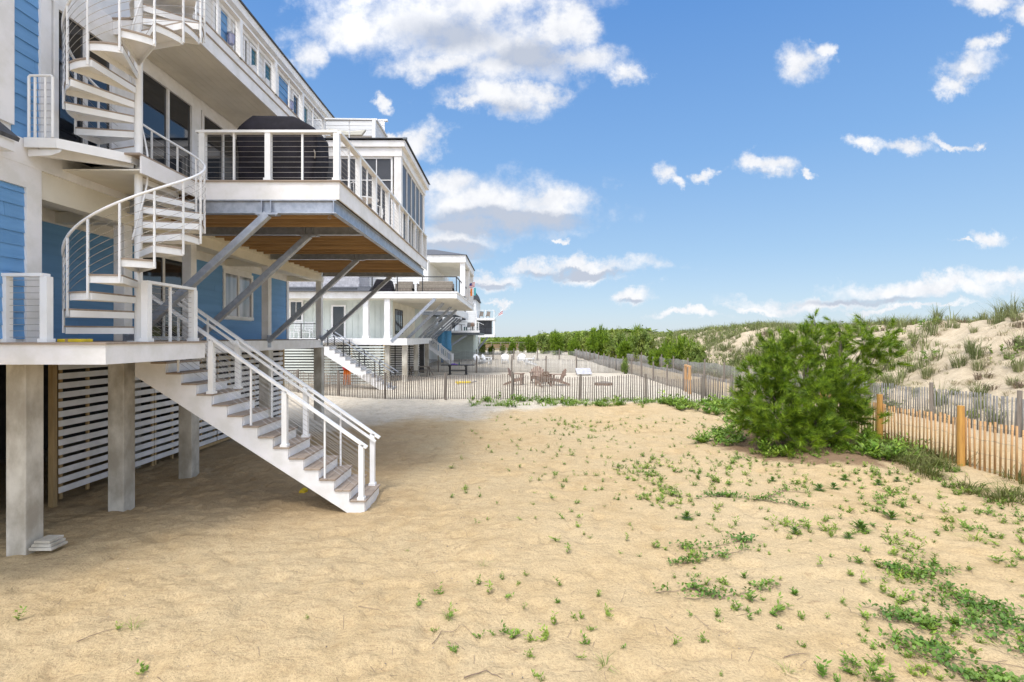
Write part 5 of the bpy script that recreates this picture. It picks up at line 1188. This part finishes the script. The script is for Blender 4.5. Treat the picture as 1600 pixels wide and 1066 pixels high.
V1, F1_ = scatter(7500, lambda u_, y: 15.6+u_*22, lambda u_: 24+u_**1.2*130, lambda x, y, q_: (vnoise(x*.3, y*.3, 92)*.9+.35*np.clip((y-30)/30, 0, 1) > .38+q_*.25) & (x/y < 1.15), thin_t, .7, 1.25, 8)
link('far_dune_grass', fastmesh('far_dune_grass', V1, F1_, DGR)); tagp(bpy.data.objects['far_dune_grass'], 'mass of beach grass covering the dune farther back', 'dune grass', kind='stuff')
gl = [leaf_spray(9, .16, .09, .045, 60+i) for i in range(3)]
V1, F1_ = scatter(8000, lambda u_, y: 15.4+u_*20, lambda u_: 20+u_**1.1*120, lambda x, y, q_: (vnoise(x*.42+7, y*.42, 95) > .52+.15*q_-.12*np.clip((y-30)/40, 0, 1)) & (x/y < 1.15), gl, 1.2, 3.0, 18)
link('dune_ground_cover', fastmesh('dune_ground_cover', V1, F1_, LF1)); tagp(bpy.data.objects['dune_ground_cover'], 'low leafy ground cover patches on the dune', 'ground cover', kind='stuff')
nt_ = [blade_tuft(26, .30, .34, .007, .6, 270+i, .16) for i in range(3)]
V1, F1_ = scatter(3400, lambda u_, y: 15.7+u_*20, lambda u_: 11+u_*34, lambda x, y, q_: (vnoise(x*.8, y*.8, 141) > .40+q_*.25) & (x/y < 1.15), nt_, .5, 1.3, 19)
link('dry_dune_thatch', fastmesh('dry_dune_thatch', V1, F1_, mat('straw_thatch', (.27, .22, .12), .8, (.30, .31, .14), 1.1, coord='World', island=.3, trans=.2))); tagp(bpy.data.objects['dry_dune_thatch'], 'low straw and olive thatch between the clumps on the near dune', 'dune grass', kind='stuff')
# distant scrub
V1, F1_ = scatter(9000, lambda u_, y: -y*.25+u_*(y*.9), lambda u_: 128+u_**1.3*330, lambda x, y, q_: vnoise(x*.05, y*.05, 97) > .25+q_*.2, [(v*np.array([7, 7, 2.6]), f) for v, f in [leaf_spray(12, .30, .20, .12, 70+i) for i in range(3)]], .9, 2.0, 28)
link('distant_scrub', fastmesh('distant_scrub', V1, F1_, LF1)); tagp(bpy.data.objects['distant_scrub'], 'distant green coastal scrub along the horizon', 'scrub', kind='stuff')

# ---- weeds on the sand
def sprig(seed, n=4, h=.06, ll=.030, lw=.010, up=.8):
    r_ = np.random.default_rng(seed); V = []; F = []
    for s_ in range(n):
        a = r_.uniform(0, 2*pi); tl = math.radians(r_.uniform(5, 60)); d = np.array([math.cos(a)*math.sin(tl), math.sin(a)*math.sin(tl), math.cos(tl)*up]); L_ = h*r_.uniform(.6, 1.3)
        for i in range(8):
            p = d*L_*(i+1)/8; b = r_.uniform(0, 2*pi); e = np.array([math.cos(b), math.sin(b), r_.uniform(.2, .9)]); e /= np.linalg.norm(e); sd_ = np.cross(e, [0, 0, 1.0]); sd_ /= np.linalg.norm(sd_)+1e-6; l = ll*r_.uniform(.6, 1.2)
            k = len(V); V += [p, p+e*l*.5+sd_*lw*.5, p+e*l, p+e*l*.5-sd_*lw*.5]; F.append((k, k+1, k+2, k+3))
    return np.array(V), np.array(F)
SPR = [sprig(400+i, 3+i % 3, .055+.012*(i % 4), .036, .013) for i in range(7)]
def keep_w(x, y, q_):
    d_ = np.clip((x+1.5)/6, 0, 1)*.75+.10; d_ = d_*(.1+2.2*vnoise(x*.8, y*.8, 98)**1.6); return (q_ < d_) & (x/y < 1.05) & (x/y > -1.05) & ~((x < -1.6) & (y > 6.3)) & (x < 10.4)
V1, F1_ = scatter(2700, lambda u_, y: -6+u_*16.5, lambda u_: 3.6+u_**1.2*16, keep_w, SPR, .65, 1.7, 38)
V2, F2x = scatter(1200, lambda u_, y: 2.5+u_*8.0, lambda u_: 4.2+u_*9, lambda x, y, q_: (vnoise(x*1.3, y*1.3, 99) > .50+.1*q_) & (x < 10.4), SPR, .8, 2.2, 39)
link('sand_weeds', fastmesh('sand_weeds', np.concatenate([V1, V2]), np.concatenate([F1_, F2x+len(V1)]), LF2)); tagp(bpy.data.objects['sand_weeds'], 'scattered small green weeds sprouting from the sand', 'weeds', kind='stuff')
# verge of grass and weeds along the fences and the pine
vt = [blade_tuft(22, .20, .16, .006, .4, 240+i, .08) for i in range(3)]; vl = [(v*1.9, f) for v, f in SPR]
def verge(name, lab, n, keepf, fx, fy, templ, m, a, b, seed):
    V_, F_ = scatter(n, fx, fy, keepf, templ, a, b, seed); o = link(name, fastmesh(name, V_, F_, m)); tagp(o, lab, 'weeds', kind='stuff')
verge('fence_verge_weeds', 'leafy green weeds along the foot of the brown cross fence', 380, lambda x, y, q_: (vnoise(x*1.3, y*1.3, 111) > .44+.22*q_+.3*(y < 22.6)), lambda u_, y: -1.8+u_*12.0, lambda u_: 21.4+u_*2.9, vl, LF2, 1.2, 2.6, 48)
verge('fence_verge_grass', 'tufts of grass along the foot of the brown cross fence', 190, lambda x, y, q_: vnoise(x*.9, y*.9, 112) > .45, lambda u_, y: -1.8+u_*12.0, lambda u_: 22.2+u_*2.1, vt, LF2, 1.0, 1.9, 49)
def pine_rim(x, y, q_):
    r_ = ((x-8.4)/2.9)**2+((y-14.6)/2.2)**2; return (r_ < 1.35) & (r_ < 1.12) & (r_ > .35) & (vnoise(x*1.2, y*1.2, 113) > .58)
verge('pine_verge_weeds', 'leafy weeds and young growth round the skirt of the pine bush', 1150, pine_rim, lambda u_, y: 4.8+u_*7, lambda u_: 11.6+u_*6.5, vl, LF2, 1.0, 2.8, 58)
verge('path_corner_weeds', 'bright weeds where the cross fence meets the long fence', 380, lambda x, y, q_: vnoise(x*1.1, y*1.1, 114) > .55, lambda u_, y: 6.9+u_*3.4, lambda u_: 16.5+u_*7, vl, LF2, 1.6, 3.6, 59)
verge('cedar_fence_grass', 'olive grass tufts along the foot of the new cedar fence', 210, lambda x, y, q_: (vnoise(x*1.1, y*1.1, 115) > .52) & (x > 8.8), lambda u_, y: 9.2+u_*1.9, lambda u_: 8.8+u_*5.2, [blade_tuft(34, .24, .22, .006, .5, 250+i, .12) for i in range(3)], mat('olive_grass', (.10, .13, .02), .7, (.17, .17, .05), 2, coord='World', island=.35, trans=.3), .8, 1.7, 68)
# ---- plants one can pick out
def rosette(n=16, L_=.17, w_=.028, h=.10, seed=1, layers=3):
    r_ = np.random.default_rng(seed); V = []; F = []
    for l in range(layers):
        for i in range(n):
            a = 2*pi*i/n+r_.uniform(-.2, .2)+l; el = math.radians([12, 38, 62][l % 3]+r_.uniform(-8, 8)); ll = L_*[1, .9, .65][l % 3]*r_.uniform(.8, 1.15)
            o_ = np.array([math.cos(a), math.sin(a), 0]); s_ = np.array([-math.sin(a), math.cos(a), 0])*w_*.5; b = np.array([0, 0, h*l/layers]); m1 = b+o_*ll*.5*math.cos(el)+np.array([0, 0, ll*.5*math.sin(el)]); tip = b+o_*ll*math.cos(el)+np.array([0, 0, ll*math.sin(el)*.75])
            k = len(V); V += [b-s_*.3, b+s_*.3, m1+s_, m1-s_]; F.append((k, k+1, k+2, k+3)); k = len(V); V += [m1-s_, m1+s_, tip+s_*.05, tip-s_*.05]; F.append((k, k+1, k+2, k+3))
    return np.array(V), np.array(F)
RO = [fastmesh('seaside_goldenrod', *rosette(seed=s_), LF3) for s_ in range(3)]
def G(px, py): return ((px-797)*E/(py-527), 800*E/(py-527))
for i, (px, py, s_, lab) in enumerate(((1073, 808, .95, 'compact dark green rosette plant standing alone on the sand near the middle'), (1393, 806, 1.25, 'largest dark green rosette plant with drooping leaves at the right'), (1207, 752, .7, 'small dark rosette plant below the pine bush'), (1320, 752, .9, 'leafy rosette plant on the sand right below the pine'),
        (1372, 757, .9, 'rosette plant left of a smaller one under the amber post'), (1402, 752, .7, 'smaller rosette plant under the nearer amber post'), (1280, 768, 1.0, 'tall leafy plant in the patch under the pine bush'), (1303, 765, .9, 'leafy plant at the right of the patch under the pine'), (1325, 838, .7, 'small low rosette in the middle right sand'), (1242, 833, .75, 'dark sprouting plant above the middle vine'), (1345, 828, 1.1, 'bushy pale green plant with side shoots at the right'))):
    x, y = G(px, py); o = link('leafy_plant', RO[i % 3], None, (x, y, hz(x, y)), (0, 0, i*1.3)); o.scale = (s_,)*3; tagp(o, lab, 'plant')
GT = [fastmesh('grass_tuft', *blade_tuft(16, .16, .16, .0035, .5, 260+i, .03), LF2) for i in range(3)]
for i, (px, py, s_, lab) in enumerate(((1262, 775, 1.5, 'wispy pale grass tuft on the sand below the pine'), (945, 1040, 1.0, 'small grass tuft at the bottom middle of the sand'), (1230, 1052, .7, 'small grass tuft at the bottom edge'), (700, 968, .7, 'tiny fine grass tuft on the open sand at lower centre'), (1520, 845, 1.9, 'tall wispy grass tuft near the right edge'), (755, 885, .7, 'thin grass tuft on the bare sand in the middle'), (208, 985, .9, 'bent dark grass stalk on the sand at lower left'))):
    x, y = G(px, py); o = link('grass_tuft', GT[i % 3], None, (x, y, hz(x, y)), (0, 0, i*1.3)); o.scale = (s_,)*3; tagp(o, lab, 'grass tuft')
def vine(pts, lab, n=90, sd_=1, spread=.10, ls=1.0):
    r_ = np.random.default_rng(sd_); W_ = [G(*p) for p in pts]; x0, y0 = W_[0]; t = thing('trailing_vine', lab, 'vine', (x0, y0, hz(x0, y0))); base = np.array(t.location)
    V = []; F = []; q = MB(); runs = [W_]
    for b_ in range(4):
        k = r_.integers(0, len(W_)); a = r_.uniform(0, 2*pi); l = r_.uniform(.2, .55); runs.append([W_[k], (W_[k][0]+math.cos(a)*l, W_[k][1]+math.sin(a)*l*.6)])
    for ri, W2 in enumerate(runs):
        pl = []
        for (a, b2) in zip(W2[:-1], W2[1:]):
            for s_ in np.linspace(0, 1, 9)[:-1]: pl.append((a[0]+(b2[0]-a[0])*s_+r_.normal()*.02, a[1]+(b2[1]-a[1])*s_+r_.normal()*.02))
        q.tube([(x, y, hz(x, y)+.015) for x, y in pl], .0035, 4)
        m_ = int(n*.65) if ri == 0 else n//4
        for i in range(m_):
            x, y = pl[r_.integers(0, len(pl))]; x += r_.normal()*spread; y += r_.normal()*spread*.7; z = hz(x, y)+r_.uniform(.01, .07); a = r_.uniform(0, 2*pi); tl = r_.uniform(.1, 1.1); l = r_.uniform(.035, .06)*ls
            e = np.array([math.cos(a)*math.cos(tl), math.sin(a)*math.cos(tl), math.sin(tl)]); s_ = np.cross(e, [0, 0, 1]); s_ /= np.linalg.norm(s_); s_ = s_*l*.38; p = np.array([x, y, z]); up_ = np.array([0, 0, l*.12]); k = len(V)
            V += [p, p+e*l*.5+s_+up_, p+e*l, p+e*l*.5, p+e*l*.5-s_+up_]; F += [(k, k+3, k+2, k+1), (k, k+4, k+2, k+3)]
    link('leaves', fastmesh('leaves', np.array(V)-base, np.array(F), LF3), t); q.build('runner', TWG, t)
vine([(1085, 778), (1130, 775), (1180, 783), (1240, 792)], 'trailing vine on the upper middle sand, right of the lone rosette', 260, 1, .07)
vine([(1058, 855), (1110, 856), (1165, 848)], 'short trailing vine across the middle of the sand', 120, 2, .07); vine([(1075, 878), (1125, 870), (1165, 862)], 'second short vine just below the middle one', 110, 3, .06)
vine([(1025, 930), (1080, 922), (1130, 938), (1185, 925)], 'thin trailing vine with few leaves low in the middle right', 120, 4, .06)
vine([(1385, 888), (1430, 898), (1480, 920), (1530, 945), (1600, 985)], 'broad dense vine running from right middle to the right edge', 520, 5, .12); vine([(1400, 965), (1440, 972), (1490, 985)], 'vine patch left of the dense one at lower right', 190, 6, .09)
vine([(1390, 1005), (1470, 1035), (1540, 1062)], 'vine patch at the bottom right corner', 230, 7, .09); vine([(1495, 935), (1530, 985), (1600, 1020)], 'vine reaching the right edge low down', 260, 8, .11); vine([(1460, 975), (1480, 1020), (1510, 1050)], 'upright leafy vine runner at lower right', 130, 9, .08)
vine([(1225, 770), (1200, 778), (1245, 765)], 'small dark vine under the left of the pine', 60, 12, .05)
# ---- debris
def twig(pts, lab, r_=.006):
    W_ = [G(*p) for p in pts]; x0, y0 = W_[0]; o_ = MB()
    P3 = []
    for (a, b_) in zip(W_[:-1], W_[1:]):
        for s_ in (0, .33, .66): x, y = a[0]+(b_[0]-a[0])*s_, a[1]+(b_[1]-a[1])*s_; P3.append((x-x0, y-y0, hz(x, y)+.012-hz(x0, y0)+random.uniform(0, .012)))
    x, y = W_[-1]; P3.append((x-x0, y-y0, hz(x, y)+.01-hz(x0, y0))); o_.tube(P3, [r_*(1-.6*i/(len(P3)-1)) for i in range(len(P3))], 5)
    me = bpy.data.meshes.new('twig'); me.from_pydata([tuple(v) for v in o_.V], [], o_.F); me.materials.append(TWG); o = link('twig', me, None, (x0, y0, hz(x0, y0))); tagp(o, lab, 'twig')
twig([(675, 1005), (690, 985), (708, 985), (722, 975), (748, 995)], 'curved thin twig on the open sand at lower centre', .004); twig([(120, 1005), (150, 992), (185, 985)], 'long dark twig on the sand at lower left', .005)
twig([(1225, 1030), (1265, 1022)], 'short straight twig at lower right', .005); twig([(1395, 1010), (1470, 1025), (1600, 1040)], 'long pale stem lying across the bottom right', .006); twig([(725, 1060), (760, 1050), (785, 1062)], 'dark broken twig at the bottom centre', .007)
twig([(1085, 965), (1120, 1000)], 'thin diagonal stem low in the middle right', .003); twig([(970, 945), (978, 920)], 'thin upright stem on the sand in the middle', .003); twig([(560, 945), (590, 952), (600, 960)], 'small curled twig left of the centre', .003); twig([(1425, 985), (1455, 975)], 'dark stick beside the vine patch', .005); twig([(1040, 985), (1060, 1000)], 'short dark stick below the thin vine', .004)
pebt = []
for i in range(4):
    r_ = np.random.default_rng(500+i); v = np.array([(1, 0, 0), (-1, 0, 0), (0, 1, 0), (0, -1, 0), (0, 0, .6), (0, 0, -.6)])*r_.uniform(.6, 1.2, (6, 1)); pebt.append((v*.010, np.array([(0, 2, 4), (2, 1, 4), (1, 3, 4), (3, 0, 4), (2, 0, 5), (1, 2, 5), (3, 1, 5), (0, 3, 5)])))
V1, F1_ = scatter(9000, lambda u_, y: -y*1.03+u_*y*2.06, lambda u_: 3.6+u_**1.3*17, lambda x, y, q_: (q_ < .35+.8*vnoise(x*.7, y*.7, 121)) & (x < 10.5) & (x > -8.3), pebt, .4, 1.35, 78)
link('pebbles_and_shells', fastmesh('pebbles_and_shells', V1, F1_, PBL)); tagp(bpy.data.objects['pebbles_and_shells'], 'dark pebbles and shell crumbs strewn over the sand', 'pebbles', kind='stuff')
shl = mat('white_shell', (.75, .73, .68), .6)
V1, F1_ = scatter(260, lambda u_, y: -y*.95+u_*y*1.9, lambda u_: 3.7+u_*12, lambda x, y, q_: (x < 10) & (x > -8), pebt, .5, 1.3, 79)
link('shell_fragments', fastmesh('shell_fragments', V1, F1_, shl)); tagp(bpy.data.objects['shell_fragments'], 'tiny white shell fragments on the sand', 'shells', kind='stuff')
# straw and dark stems litter
stt = [(np.array([(-.05, -.0012, .004), (.05, -.0012, .006), (.05, .0012, .006), (-.05, .0012, .004), (0, 0, .012), (0, .002, .012)]), np.array([(0, 1, 2, 3)]))]
rr = np.random.default_rng(80); n_ = 900; yb2 = 3.7+rr.random(n_)**1.3*14; xb2 = (rr.random(n_)*1.95-.9)*yb2; k = (xb2 < 10.2) & (xb2 > -7.5) & (rr.random(n_) < .2+.9*vnoise(xb2*.9, yb2*.9, 131)); xb2 = xb2[k]; yb2 = yb2[k]
Vs = []; Fs = []
for i, (x, y) in enumerate(zip(xb2, yb2)):
    a = rr.uniform(0, pi); l = rr.uniform(.02, .10); c_, s_ = math.cos(a)*l, math.sin(a)*l; nx_, ny_ = -math.sin(a)*.0022, math.cos(a)*.0022; z0_, z1_ = hz(x-c_, y-s_)+.006, hz(x+c_, y+s_)+.008; k = len(Vs)
    Vs += [(x-c_-nx_, y-s_-ny_, z0_), (x+c_-nx_, y+s_-ny_, z1_), (x+c_+nx_, y+s_+ny_, z1_), (x-c_+nx_, y-s_+ny_, z0_)]; Fs.append((k, k+1, k+2, k+3))
link('straw_litter', fastmesh('straw_litter', Vs, Fs, TWG)); tagp(bpy.data.objects['straw_litter'], 'bits of dry straw and stems littering the sand', 'litter', kind='stuff')
